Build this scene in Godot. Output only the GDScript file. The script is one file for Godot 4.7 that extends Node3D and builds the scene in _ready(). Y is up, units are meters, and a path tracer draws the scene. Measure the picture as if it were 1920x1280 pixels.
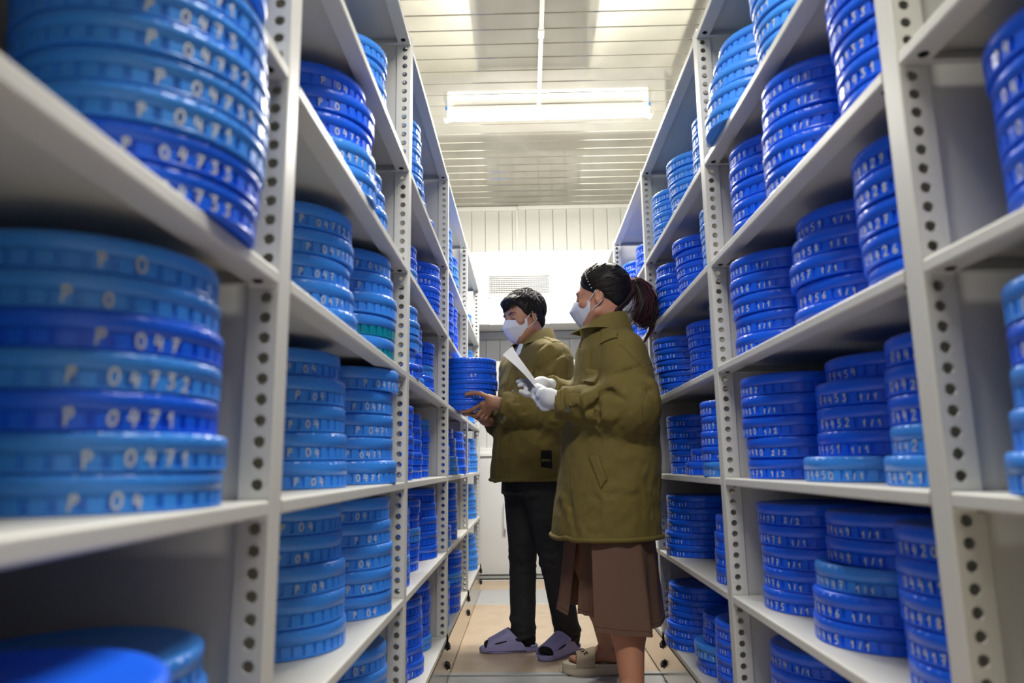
extends Node3D
# Film archive aisle: two perforated steel shelving carriages full of blue film cans, two people checking a stack.
# Floor is y = 0, the aisle runs along -z, metres.

const XL := -0.3241      # front plane of the left carriage
const XR := 0.5217       # front plane of the right carriage
const Z1 := 0.8985       # distance of the first upright; bays are 1 m
const LEVELS := [2.064, 1.664, 1.364, 1.068, 0.770, 0.474, 0.154]   # undersides of the shelves
const CEIL := 2.917
const WALLZ := -5.477
const RAD := 0.1325
var rng := RandomNumberGenerator.new()
var M := {}
var used := {}
var groups_of := {}

func _ready():
	rng.seed = 7
	# ---- camera
	var cam := Camera3D.new(); cam.name = "camera"
	cam.transform = Transform3D(Basis(Vector3(0.9997, -0.0131328, -0.0206732), Vector3(0.0165299, 0.9846344, 0.1738444), Vector3(0.0180725, -0.174134, 0.9845561)), Vector3(0, 0.829, 0))
	cam.transform = Transform3D(cam.transform.basis.orthonormalized(), cam.transform.origin)
	var at := CameraAttributesPhysical.new()
	at.frustum_focal_length = 24.67
	at.frustum_focus_distance = 2.9
	at.exposure_aperture = 2.8
	cam.fov = 51.8775
	cam.attributes = at
	add_child(cam); cam.current = true
	cam.fov = 51.8775
	# ---- environment
	var we := WorldEnvironment.new(); we.name = "environment"
	var env := Environment.new()
	env.background_mode = Environment.BG_COLOR
	env.background_color = Color(0, 0, 0)
	env.tonemap_mode = Environment.TONE_MAPPER_LINEAR
	env.tonemap_exposure = 2.2
	env.sdfgi_enabled = true; env.ssao_enabled = true; env.ssil_enabled = true
	we.environment = env; add_child(we)
	materials()
	# ---- room, lamps, shelving, cans, people
	room()
	for z in [-3.83, -0.6]: tube_lamp(Vector3(0.158, 0, z))
	cooler()
	carriage("L"); carriage("R")
	can_meshes()
	place_cans()
	rest_of_cans()
	held_cans()
	people()

# ---------------------------------------------------------------- mesh helpers
class Geo:
	var v := PackedVector3Array()
	var n := PackedVector3Array()
	var c := PackedColorArray()
	var uv := PackedVector2Array()
	var ix := PackedInt32Array()
	var col := Color.WHITE
	var coloured := false
	func vert(p: Vector3, nn: Vector3, u := Vector2.ZERO) -> int:
		v.append(p); n.append(nn); c.append(col); uv.append(u)
		return v.size() - 1
	func face(a: int, b: int, d: int):
		# Godot's front faces run clockwise
		var cr := (v[b] - v[a]).cross(v[d] - v[a])
		if cr.dot(n[a] + n[b] + n[d]) > 0.0: ix.append_array([a, d, b])
		else: ix.append_array([a, b, d])
	func tri(a: Vector3, b: Vector3, d: Vector3, nn := Vector3.ZERO):
		if nn == Vector3.ZERO: nn = (b - a).cross(d - a).normalized()
		face(vert(a, nn), vert(b, nn), vert(d, nn))
	func quad(a: Vector3, b: Vector3, d: Vector3, e: Vector3, nn := Vector3.ZERO):
		if nn == Vector3.ZERO: nn = (b - a).cross(d - a).normalized()
		var i := vert(a, nn, Vector2(0, 0)); var j := vert(b, nn, Vector2(1, 0)); var k := vert(d, nn, Vector2(1, 1)); var l := vert(e, nn, Vector2(0, 1))
		face(i, j, k); face(i, k, l)
	func box(lo: Vector3, hi: Vector3, ch := 0.0, t := Transform3D()):
		# chamfered box
		var lo0 := lo
		lo = lo.min(hi); hi = lo0.max(hi)
		var s := (hi - lo) * 0.5; var m := (hi + lo) * 0.5
		ch = minf(ch, minf(s.x, minf(s.y, s.z)) * 0.9)
		for ax in 3:
			for sg in [-1.0, 1.0]:
				var b1 := (ax + 1) % 3; var b2 := (ax + 2) % 3
				var pts := []
				for q in [[-1, -1], [1, -1], [1, 1], [-1, 1]]:
					var p := Vector3.ZERO
					p[ax] = sg * s[ax]; p[b1] = q[0] * (s[b1] - ch); p[b2] = q[1] * (s[b2] - ch)
					pts.append(t * (m + p))
				var nn := Vector3.ZERO; nn[ax] = sg
				quad(pts[0], pts[1], pts[2], pts[3], (t.basis * nn).normalized())
		if ch <= 0.0: return
		for ax in 3:
			var b1 := (ax + 1) % 3; var b2 := (ax + 2) % 3
			for s1 in [-1.0, 1.0]:
				for s2 in [-1.0, 1.0]:
					var nn := Vector3.ZERO; nn[b1] = s1; nn[b2] = s2
					var p := []
					for q in [[-1, 0], [1, 0], [1, 1], [-1, 1]]:
						var w := Vector3.ZERO
						w[ax] = q[0] * (s[ax] - ch)
						w[b1] = s1 * (s[b1] - (ch if q[1] else 0.0)); w[b2] = s2 * (s[b2] - (0.0 if q[1] else ch))
						p.append(t * (m + w))
					quad(p[0], p[1], p[2], p[3], (t.basis * nn).normalized())
		for sx in [-1.0, 1.0]:
			for sy in [-1.0, 1.0]:
				for sz in [-1.0, 1.0]:
					var k := Vector3(sx, sy, sz)
					tri(t * (m + k * (s - Vector3(0, ch, ch))), t * (m + k * (s - Vector3(ch, 0, ch))), t * (m + k * (s - Vector3(ch, ch, 0))), (t.basis * k).normalized())
	func lathe(prof: Array, seg: int, t := Transform3D(), smooth := false):
		# profile of Vector2(radius, height), turned about y
		var m := prof.size()
		for k in m - 1:
			var a: Vector2 = prof[k]; var b: Vector2 = prof[k + 1]
			if a.is_equal_approx(b): continue
			var d := (b - a).normalized()
			var n2 := Vector2(d.y, -d.x)
			var na := n2; var nb := n2
			if smooth:
				if k > 0:
					var e: Vector2 = (a - prof[k - 1]).normalized(); na = (n2 + Vector2(e.y, -e.x)).normalized()
				if k < m - 2:
					var e2: Vector2 = (prof[k + 2] - b).normalized(); nb = (n2 + Vector2(e2.y, -e2.x)).normalized()
			var base := v.size()
			for i in seg + 1:
				var w := TAU * i / seg
				var x := cos(w); var z := sin(w)
				vert(t * Vector3(a.x * x, a.y, a.x * z), (t.basis * Vector3(na.x * x, na.y, na.x * z)).normalized(), Vector2(float(i) / seg, a.y))
				vert(t * Vector3(b.x * x, b.y, b.x * z), (t.basis * Vector3(nb.x * x, nb.y, nb.x * z)).normalized(), Vector2(float(i) / seg, b.y))
			for i in seg:
				var p := base + i * 2
				if a.x > 1e-6: face(p, p + 1, p + 2)
				if b.x > 1e-6: face(p + 1, p + 3, p + 2)
	func tube(pts: Array, rad, seg := 8, flat := 1.0, up := Vector3.UP, cap := true):
		# swept tube along points; rad is a number or an array; flat squeezes it along the second axis
		var m := pts.size()
		var prev := up
		var base := v.size()
		for k in m:
			var d: Vector3 = (pts[mini(k + 1, m - 1)] - pts[maxi(k - 1, 0)]).normalized()
			var s := d.cross(prev)
			if s.length() < 1e-4: s = d.cross(Vector3(1, 0.1, 0.3))
			s = s.normalized()
			var u := s.cross(d).normalized()
			prev = u
			var r: float = rad[k] if rad is Array or rad is PackedFloat32Array else rad
			for i in seg:
				var w := TAU * i / seg
				var o := s * cos(w) + u * (sin(w) * flat)
				var nn := (s * cos(w) * flat + u * sin(w)).normalized()
				vert(pts[k] + o * r, nn, Vector2(float(i) / seg, float(k) / m))
		for k in m - 1:
			for i in seg:
				var j := (i + 1) % seg
				var a := base + k * seg + i; var b := base + k * seg + j
				face(a, b, b + seg); face(a, b + seg, a + seg)
		if cap:
			for e in [0, m - 1]:
				var dd: Vector3 = (pts[0] - pts[1]).normalized() if e == 0 else (pts[m - 1] - pts[m - 2]).normalized()
				var cc := vert(pts[e], dd)
				var ring := []
				for i in seg: ring.append(vert(v[base + e * seg + i], dd))
				for i in seg: face(cc, ring[i], ring[(i + 1) % seg])
	func extrude(poly: PackedVector2Array, f: Callable, z0: float, z1: float, caps := true):
		# closed polygon pushed from z0 to z1; f(x, y, z) places a point
		var cnt := poly.size()
		var area := 0.0
		for i in cnt: area += poly[i].cross(poly[(i + 1) % cnt])
		var sg := 1.0 if area > 0.0 else -1.0
		for i in cnt:
			var a := poly[i]; var b := poly[(i + 1) % cnt]
			var p00: Vector3 = f.call(a.x, a.y, z0); var p10: Vector3 = f.call(b.x, b.y, z0)
			var p11: Vector3 = f.call(b.x, b.y, z1); var p01: Vector3 = f.call(a.x, a.y, z1)
			var e := (b - a).normalized() * sg
			var mid := (a + b) * 0.5
			var nn: Vector3 = (f.call(mid.x + e.y * 0.001, mid.y - e.x * 0.001, z0) - f.call(mid.x, mid.y, z0)).normalized()
			quad(p00, p10, p11, p01, nn)
		if caps:
			var t := Geometry2D.triangulate_polygon(poly)
			for zz in [z0, z1]:
				var nn: Vector3 = (f.call(0, 0, zz) - f.call(0, 0, z0 + z1 - zz)).normalized()
				for k in range(0, t.size(), 3):
					tri(f.call(poly[t[k]].x, poly[t[k]].y, zz), f.call(poly[t[k + 1]].x, poly[t[k + 1]].y, zz), f.call(poly[t[k + 2]].x, poly[t[k + 2]].y, zz), nn)
	func mesh(mat: Material) -> ArrayMesh:
		var a := []
		a.resize(Mesh.ARRAY_MAX)
		a[Mesh.ARRAY_VERTEX] = v; a[Mesh.ARRAY_NORMAL] = n; a[Mesh.ARRAY_TEX_UV] = uv; a[Mesh.ARRAY_INDEX] = ix
		if coloured: a[Mesh.ARRAY_COLOR] = c
		var m := ArrayMesh.new()
		m.add_surface_from_arrays(Mesh.PRIMITIVE_TRIANGLES, a)
		m.surface_set_material(0, mat)
		return m

func numbered(called: String) -> String:
	var k: int = used.get(called, -1) + 1
	used[called] = k
	return called if k == 0 else "%s_%03d" % [called, k]

func thing(called: String, label: String, category: String, at := Vector3.ZERO, group := "") -> Node3D:
	var o := Node3D.new(); o.name = numbered(called); add_child(o, true)
	o.position = at
	tag(o, label, category, group)
	return o

func tag(o: Node, label: String, category: String, group := ""):
	o.set_meta("label", label); o.set_meta("category", category)
	if group: o.set_meta("group", group)

func part(called: String, mesh: Mesh, parent: Node, t := Transform3D()) -> MeshInstance3D:
	var o := MeshInstance3D.new(); o.mesh = mesh; o.name = called
	o.transform = t
	o.cast_shadow = GeometryInstance3D.SHADOW_CASTING_SETTING_ON
	parent.add_child(o, true)
	return o

func struct(called: String, mesh: Mesh) -> MeshInstance3D:
	var o := part(called, mesh, self); o.set_meta("kind", "structure")
	return o

func at(x: float, y: float, z: float) -> Transform3D:
	return Transform3D(Basis(), Vector3(x, y, z))

func mat(c: Color, rough := 0.5, metal := 0.0, spec := 0.5) -> StandardMaterial3D:
	var m := StandardMaterial3D.new()
	m.albedo_color = c; m.roughness = rough; m.metallic = metal; m.metallic_specular = spec
	return m

func noise_tex(freq: float, ramp: Array, size := 256, octaves := 4, normal := false, sd := 1) -> NoiseTexture2D:
	var f := FastNoiseLite.new(); f.seed = sd; f.frequency = freq; f.fractal_octaves = octaves
	var t := NoiseTexture2D.new(); t.width = size; t.height = size; t.seamless = true; t.noise = f
	if normal:
		t.as_normal_map = true; t.bump_strength = 4.0
	elif ramp.size():
		var g := Gradient.new()
		g.offsets = PackedFloat32Array([0.0, 0.5, 1.0]); g.colors = PackedColorArray(ramp)
		t.color_ramp = g
	return t

func world_tex(m: StandardMaterial3D, t: Texture2D, s := Vector3.ONE, rough_tex: Texture2D = null):
	m.albedo_texture = t; m.uv1_triplanar = true; m.uv1_world_triplanar = true; m.uv1_scale = s
	if rough_tex: m.roughness_texture = rough_tex

func materials():
	M.paint = mat(Color(0.83, 0.83, 0.80), 0.42)
	M.panel = mat(Color(0.79, 0.79, 0.77), 0.5)
	M.steel = mat(Color(0.80, 0.77, 0.73), 0.2, 1.0)
	M.bolt = mat(Color(0.10, 0.10, 0.11), 0.35, 0.8)
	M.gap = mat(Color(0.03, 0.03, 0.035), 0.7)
	M.royal = mat(Color(0.10, 0.40, 0.97), 0.3)
	M.azure = mat(Color(0.25, 0.58, 0.97), 0.3)
	M.teal = mat(Color(0.03, 0.52, 0.62), 0.3)
	M.ink = mat(Color(0.80, 0.83, 0.86), 0.6)
	M.ceiling = mat(Color(0.70, 0.69, 0.66), 0.07, 0.6)
	world_tex(M.ceiling, noise_tex(0.006, [Color(0.88, 0.88, 0.88), Color(1, 1, 1), Color(0.93, 0.92, 0.9)], 512, 4, false, 3), Vector3(0.35, 0.35, 0.35))
	M.wall = mat(Color(0.86, 0.86, 0.84), 0.35)
	M.trim = mat(Color(0.93, 0.93, 0.91), 0.4)
	M.white = mat(Color(0.90, 0.90, 0.89), 0.4)
	M.floor = mat(Color(0.78, 0.70, 0.60), 0.32)
	world_tex(M.floor, noise_tex(0.012, [Color(0.93, 0.92, 0.9), Color(1, 1, 1), Color(0.96, 0.95, 0.94)], 512, 4, false, 5), Vector3(0.8, 0.8, 0.8))
	M.rail = mat(Color(0.74, 0.75, 0.75), 0.45, 0.3)
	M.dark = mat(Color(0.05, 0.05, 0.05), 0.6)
	M.glow = mat(Color(1, 1, 1), 0.4)
	M.glow.emission_enabled = true; M.glow.emission = Color(1.0, 0.99, 0.96); M.glow.emission_energy_multiplier = 7.0

# ---------------------------------------------------------------- the room
func room():
	var g := Geo.new()
	g.box(Vector3(-1.2, -0.15, -5.75), Vector3(1.4, -0.012, 1.9))
	var fl := struct("floor", g.mesh(M.dark))
	# floor boards between the steel rails that cross the aisle
	var tz := [[1.7, -1.2], [-1.75, -2.62], [-3.035, -4.474], [-4.985, -5.36]]
	var bands := [[-2.62, -2.80], [-2.815, -2.99], [-3.0, -3.03], [-1.2, -1.75], [-4.478, -4.981]]
	for b in tz:
		var zc: float = b[0]
		while zc > b[1] + 0.01:
			var ze: float = maxf(zc - 0.6, b[1])
			var x := -1.08
			while x < 1.27:
				var q := Geo.new()
				q.box(Vector3(x, -0.03, ze + 0.0002), Vector3(x + 0.5994, 0.0, zc - 0.0002), 0.0004)
				part("floor_tile", q.mesh(M.floor), fl)
				x += 0.6
			zc = ze
	for b in bands:
		var q := Geo.new()
		q.box(Vector3(-1.1, -0.03, b[1]), Vector3(1.3, 0.001 if b[0] - b[1] > 0.1 else 0.006, b[0]), 0.0006)
		part("floor_rail", q.mesh(M.rail), fl)
	for x in [-0.22, 0.30]:
		for z in [-4.56, -4.9]:
			var q := Geo.new()
			q.lathe([Vector2(0.0, 0.004), Vector2(0.007, 0.0035), Vector2(0.009, 0.0)], 10, at(x, 0.001, z))
			part("rail_screw", q.mesh(M.rail), fl)
	# ceiling of narrow ribbed panels
	g = Geo.new()
	g.box(Vector3(-1.2, CEIL + 0.02, -5.75), Vector3(1.4, CEIL + 0.2, 1.9))
	var ce := struct("ceiling", g.mesh(M.dark))
	var z := 1.7
	while z > WALLZ:
		var q := Geo.new()
		var w := 0.1195
		var pr := PackedVector2Array([Vector2(0, 0.022), Vector2(0, 0.004), Vector2(0.004, 0.0), Vector2(w - 0.007, 0.0), Vector2(w - 0.0045, -0.0035), Vector2(w - 0.002, -0.0035), Vector2(w, 0.004), Vector2(w, 0.022)])
		q.extrude(pr, func(a, b, c): return Vector3(c, CEIL + b, z - a), -1.08, 1.28)
		part("ceiling_panel", q.mesh(M.ceiling), ce)
		z -= 0.12
	# walls
	g = Geo.new(); g.box(Vector3(-1.2, -0.1, WALLZ - 0.25), Vector3(1.4, CEIL + 0.1, WALLZ - 0.02))
	var wf := struct("wall_back", g.mesh(M.wall))
	var x := -1.08
	while x < 1.27:
		var q := Geo.new()
		q.box(Vector3(x + 0.0012, 0.0, WALLZ - 0.03), Vector3(x + 0.109, CEIL + 0.01, WALLZ), 0.0025)
		part("wall_panel", q.mesh(M.wall), wf)
		x += 0.1105
	for s in [["wall_left", -1.2, -1.05], ["wall_right", 1.25, 1.4]]:
		g = Geo.new(); g.box(Vector3(s[1], -0.1, -5.75), Vector3(s[2], CEIL + 0.1, 1.9))
		struct(s[0], g.mesh(M.wall))
	g = Geo.new(); g.box(Vector3(-1.2, -0.1, 1.7), Vector3(1.4, CEIL + 0.1, 1.9))
	struct("wall_front", g.mesh(M.wall))
	# white strip along the top of the back wall, in two lengths
	g = Geo.new(); g.box(Vector3(-1.05, 2.882, WALLZ), Vector3(-0.045, 2.915, WALLZ + 0.03), 0.004); struct("trim_1", g.mesh(M.trim))
	g = Geo.new(); g.box(Vector3(-0.042, 2.888, WALLZ), Vector3(1.25, 2.917, WALLZ + 0.032), 0.004); struct("trim_2", g.mesh(M.trim))
	# foot of the back wall
	g = Geo.new(); g.box(Vector3(-1.05, 0.0, WALLZ), Vector3(1.25, 0.03, WALLZ + 0.012), 0.002); struct("baseboard_back", g.mesh(M.panel))
	g = Geo.new(); g.box(Vector3(-1.05, 0.0, WALLZ + 0.105), Vector3(1.25, 0.006, WALLZ + 0.118), 0.002); struct("trim_3", g.mesh(M.trim))
	# white cable duct under the ceiling, down from the lamp row, and one on the wall
	var t := thing("cable_duct", "white plastic cable duct running along the ceiling to the lamp", "cable duct")
	g = Geo.new(); g.box(Vector3(0.094, CEIL - 0.020, -3.79), Vector3(0.116, CEIL - 0.003, 1.6), 0.003); part("duct", g.mesh(M.trim), t)
	g = Geo.new(); g.box(Vector3(0.090, CEIL - 0.024, -3.145), Vector3(0.120, CEIL - 0.003, -3.075), 0.003); part("joint_cover", g.mesh(M.trim), t)
	t = thing("wall_duct", "narrow white cable duct running down the back wall above the cooler", "cable duct")
	g = Geo.new(); g.box(Vector3(-0.056, 2.2, WALLZ), Vector3(-0.040, 2.885, WALLZ + 0.012), 0.002); part("duct", g.mesh(M.trim), t)
	# smooth access panel low on the back wall
	t = thing("access_panel", "smooth white access panel with upright handle low on the back wall", "panel")
	g = Geo.new(); g.box(Vector3(-1.0, 0.03, WALLZ), Vector3(1.2, 0.90, WALLZ + 0.02), 0.003); part("leaf", g.mesh(M.white), t)
	g = Geo.new(); g.box(Vector3(-1.03, 0.90, WALLZ), Vector3(1.23, 0.93, WALLZ + 0.035), 0.004); g.box(Vector3(-1.03, 0.93, WALLZ), Vector3(1.23, 0.965, WALLZ + 0.016), 0.003); part("top_ledge", g.mesh(M.trim), t)
	g = Geo.new()
	g.tube([Vector3(-0.172, 0.35, WALLZ + 0.02), Vector3(-0.172, 0.352, WALLZ + 0.05), Vector3(-0.172, 0.37, WALLZ + 0.058), Vector3(-0.172, 0.54, WALLZ + 0.058), Vector3(-0.172, 0.558, WALLZ + 0.05), Vector3(-0.172, 0.56, WALLZ + 0.02)], 0.008, 10, 1.0, Vector3.RIGHT)
	part("handle", g.mesh(M.trim), t)

func tube_lamp(p: Vector3):
	var y := CEIL - 0.003
	var names := {-3.83: "bare fluorescent tube fitting glowing on the ceiling beyond the joint cover", -0.6: "tube lamp on the ceiling above the nearest bays"}
	var t := thing("tube_lamp", names[snappedf(p.z, 0.01)], "lamp", Vector3(p.x, y, p.z), "tube lamps along the ceiling")
	var g := Geo.new(); g.box(Vector3(-0.56, -0.030, -0.018), Vector3(0.56, 0.0, 0.018), 0.004)
	part("batten", g.mesh(M.white), t)
	for s in [-1, 1]:
		g = Geo.new(); g.box(Vector3(s * 0.598 - 0.014, -0.088, -0.030), Vector3(s * 0.598 + 0.014, -0.028, 0.030), 0.006)
		part("end_cap", g.mesh(M.white), t)
		g = Geo.new(); g.box(Vector3(s * 0.597 - 0.006, -0.030, -0.008), Vector3(s * 0.597 + 0.006, 0.0, 0.008), 0.002)
		part("blue_clip", g.mesh(M.azure), t)
	g = Geo.new()
	var pr := [Vector2(0.0, -0.585)]
	for k in 2: pr.append(Vector2(0.029, -0.585 + 1.17 * k))
	pr.append(Vector2(0.0, 0.585))
	g.lathe(pr, 20, Transform3D(Basis(Vector3(0, 0, 1), PI / 2), Vector3(0, -0.058, 0)))
	part("glass_tube", g.mesh(M.glow), t)
	var l := AreaLight3D.new(); l.name = "tube_light"
	l.area_size = Vector2(1.16, 0.055); l.light_energy = 4.2 if p.z < -2.0 else 2.5; l.light_color = Color(1.0, 0.98, 0.945)
	l.rotation.x = -PI / 2; l.position = Vector3(0, -0.0885, 0)
	l.shadow_enabled = true; l.set("area_range", 12.0)
	t.add_child(l)

func cooler():
	var t := thing("air_cooler", "large white air cooler box with a slotted grille above the aisle end", "air cooler", Vector3(0, 0, WALLZ))
	var d := 0.32
	var g := Geo.new()
	# housing around the grille opening
	var x0 := -0.95; var x1 := 1.15; var y0 := 1.872; var y1 := 2.44
	var gx0 := -0.263; var gx1 := 0.192; var gy0 := 2.10; var gy1 := 2.245
	g.box(Vector3(x0, y0, 0), Vector3(gx0, y1, d), 0.004); g.box(Vector3(gx1, y0, 0), Vector3(x1, y1, d), 0.004)
	g.box(Vector3(gx0, y0, 0), Vector3(gx1, gy0, d), 0.0); g.box(Vector3(gx0, gy1, 0), Vector3(gx1, y1, d), 0.0)
	part("housing", g.mesh(M.white), t)
	g = Geo.new(); g.box(Vector3(gx0, gy0, 0.02), Vector3(gx1, gy1, d - 0.06)); part("dark_opening", g.mesh(M.dark), t)
	g = Geo.new()
	var b := 0.022
	g.box(Vector3(gx0 - b, gy0 - b, d), Vector3(gx1 + b, gy0, d + 0.006), 0.002); g.box(Vector3(gx0 - b, gy1, d), Vector3(gx1 + b, gy1 + b, d + 0.006), 0.002)
	g.box(Vector3(gx0 - b, gy0, d), Vector3(gx0, gy1, d + 0.006), 0.002); g.box(Vector3(gx1, gy0, d), Vector3(gx1 + b, gy1, d + 0.006), 0.002)
	var fr := part("grille_frame", g.mesh(M.trim), t)
	for k in 9:
		g = Geo.new()
		var yy := gy0 + 0.006 + k * 0.0155
		var tr := Transform3D(Basis(Vector3(1, 0, 0), 0.45), Vector3(0, yy + 0.004, d - 0.004))
		g.box(Vector3(gx0, -0.0035, -0.012), Vector3(gx1, 0.0035, 0.008), 0.001, tr)
		part("slat", g.mesh(M.trim), fr)
	for k in 24:
		g = Geo.new()
		var xx := gx0 + (gx1 - gx0) * (k + 0.5) / 24.0
		g.box(Vector3(xx - 0.0018, gy0, d - 0.04), Vector3(xx + 0.0018, gy1, d - 0.018), 0.0)
		part("vane", g.mesh(M.trim), fr)
	# channel that carries the box
	t = thing("support_channel", "grey steel channel on the wall under the air cooler box", "channel", Vector3(0, 0, WALLZ))
	g = Geo.new(); g.box(Vector3(-1.04, 1.815, 0), Vector3(1.24, 1.868, 0.05), 0.003); part("channel", g.mesh(M.rail), t)

# ---------------------------------------------------------------- shelving
func carriage(side: String):
	var left := side == "L"
	var xf := XL if left else XR
	var sg := -1.0 if left else 1.0
	var deep := 0.63
	var t := thing("mobile_shelving", "tall grey perforated steel shelving carriage on the %s of the aisle" % ("left" if left else "right"), "shelving", Vector3(xf, 0, 0), "mobile shelving carriages facing each other")
	# d runs into the rack, away from the aisle
	var P := func(d: float, y: float, z: float) -> Vector3: return Vector3(sg * d, y, z)
	var zs := []
	for k in 6: zs.append(-(Z1 + (k - 1)))
	var up_mesh := upright_mesh(sg)
	var g := Geo.new()
	for y in [0]: g.box(_v(sg, 0.042, 0.16, -0.034), _v(sg, deep - 0.01, 2.085, -0.006), 0.001)
	var side_panel := g.mesh(M.panel)
	g = Geo.new(); g.box(_v(sg, deep - 0.03, 0.16, -0.042), _v(sg, deep, 2.09, 0.0), 0.002)
	var rear := g.mesh(M.paint)
	for k in 6:
		var u := part("upright", up_mesh, t, at(0, 0, zs[k]))
		if k < 5: part("side_panel", side_panel, u)
		part("rear_post", rear, u)
	# shelves: folded trays with a front lip, a return flange and side lips
	var s0 := shelf_mesh(sg, deep, 0.951)
	var bolt := bolt_mesh(0.0055, 0.003)
	for k in 5:
		for y in LEVELS:
			var sh := part("shelf", s0, t, at(0, y, zs[k] - 0.0455))
			for e in [0.022, 0.925]:
				part("bolt", bolt, sh, Transform3D(Basis(Vector3(1, 0, 0), PI), Vector3(sg * 0.018, 0.0, -e)))
	# back sheet
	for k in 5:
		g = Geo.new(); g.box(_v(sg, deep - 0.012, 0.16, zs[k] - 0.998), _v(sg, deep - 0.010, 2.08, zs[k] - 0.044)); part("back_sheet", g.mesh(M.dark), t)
	# polished plinth with bolts at the uprights
	for k in 5:
		g = Geo.new(); g.box(_v(sg, 0.001, 0.008, zs[k] - 1.0205), _v(sg, 0.006, 0.150, zs[k] - 0.0215), 0.0012)
		g.box(_v(sg, 0.006, 0.135, zs[k] - 1.02), _v(sg, 0.05, 0.149, zs[k] - 0.022), 0.0)
		part("plinth", g.mesh(M.steel), t)
	g = Geo.new(); g.box(_v(sg, 0.03, 0.01, zs[5] - 0.02), _v(sg, deep, 0.145, zs[0] - 0.02)); part("chassis", g.mesh(M.dark), t)
	g = Geo.new(); g.box(_v(sg, 0.0, 0.150, zs[5] - 0.04), _v(sg, deep, 0.1535, zs[0] - 0.0)); part("deck_edge", g.mesh(M.gap), t)
	var big := bolt_mesh(0.011, 0.012)
	for k in 6:
		for q in [[-0.004, 0.142], [-0.034, 0.128], [-0.004, 0.070], [-0.034, 0.056]]:
			part("plinth_bolt", big, t, Transform3D(Basis(Vector3(0, 0, 1), PI / 2 if left == false else -PI / 2), Vector3(0.0 + sg * 0.001, q[1], zs[k] + q[0] + 0.0)))
		g = Geo.new(); g.tube([Vector3(-sg * 0.002, 0.150, 0.004), Vector3(-sg * 0.003, 0.165, 0.002), Vector3(-sg * 0.002, 0.185, 0.0)], [0.006, 0.005, 0.0015], 6)
		part("foot_wedge", g.mesh(M.bolt), t, at(0, 0, zs[k]))

func _v(sg: float, d: float, y: float, z: float) -> Vector3: return Vector3(sg * d, y, z)

func bolt_mesh(r: float, h: float) -> ArrayMesh:
	var g := Geo.new()
	g.lathe([Vector2(r * 1.35, 0.0), Vector2(r * 1.35, h * 0.2), Vector2(r, h * 0.25), Vector2(r * 0.95, h * 0.9), Vector2(r * 0.75, h), Vector2(0, h)], 10)
	return g.mesh(M.bolt)

func perforated(g: Geo, P: Callable, y0: float, pitch: float, cnt: int, d0: float, d1: float, hole_d: float, hr: float, z: float, th: float, nz: float):
	# a strip of sheet with round holes; P(d, y, z)
	var seg := 16
	for k in cnt:
		var cy := y0 + (k + 0.5) * pitch
		var a := y0 + k * pitch; var b := a + pitch
		var inner := []; var outer := []
		for i in seg:
			var w := TAU * i / seg + PI / 4
			var dx := cos(w); var dy := sin(w)
			inner.append(Vector2(hole_d + hr * dx, cy + hr * dy))
			var s := 1.0 / maxf(absf(dx), absf(dy))
			var ex := dx * s; var ey := dy * s
			outer.append(Vector2(hole_d + (ex * (d1 - hole_d) if ex > 0 else ex * (hole_d - d0)), cy + ey * pitch * 0.5))
		for i in seg:
			var j := (i + 1) % seg
			for q in [[z, nz], [z - nz * th, -nz]]:
				g.quad(P.call(inner[i].x, inner[i].y, q[0]), P.call(inner[j].x, inner[j].y, q[0]), P.call(outer[j].x, outer[j].y, q[0]), P.call(outer[i].x, outer[i].y, q[0]), Vector3(0, 0, q[1]))
			var m: Vector2 = (inner[i] + inner[j]) * 0.5
			var nn: Vector3 = (P.call(hole_d, cy, 0.0) - P.call(m.x, m.y, 0.0)).normalized()
			g.quad(P.call(inner[i].x, inner[i].y, z), P.call(inner[j].x, inner[j].y, z), P.call(inner[j].x, inner[j].y, z - nz * th), P.call(inner[i].x, inner[i].y, z - nz * th), nn)

func upright_mesh(sg: float) -> ArrayMesh:
	var g := Geo.new()
	var P := func(d: float, y: float, z: float) -> Vector3: return Vector3(sg * d, y, z)
	var pitch := 0.02703
	var cnt := 71
	var y0 := 0.174
	perforated(g, P, y0, pitch, cnt, 0.003, 0.041, 0.0175, 0.0076, 0.0, 0.0018, 1.0)
	perforated(g, P, y0, pitch, cnt, 0.003, 0.041, 0.0175, 0.0076, -0.043, 0.0018, -1.0)
	# the front face with rolled edges
	var y1 := y0 + pitch * cnt
	g.box(P.call(0.0, 0.155, -0.0415), P.call(0.003, y1, -0.0015), 0.0012)
	g.box(P.call(0.0008, y0, -0.0018), P.call(0.0032, y1, -0.0), 0.0004); g.box(P.call(0.0008, y0, -0.043), P.call(0.0032, y1, -0.0412), 0.0004)
	g.box(P.call(0.0395, y0, -0.042), P.call(0.041, y1, -0.001), 0.0)
	g.box(P.call(0.0, 0.155, -0.043), P.call(0.041, y0, 0.0), 0.001)
	g.box(P.call(0.0, y1, -0.043), P.call(0.041, y1 + 0.004, 0.0), 0.001)
	return g.mesh(M.paint)

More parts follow.
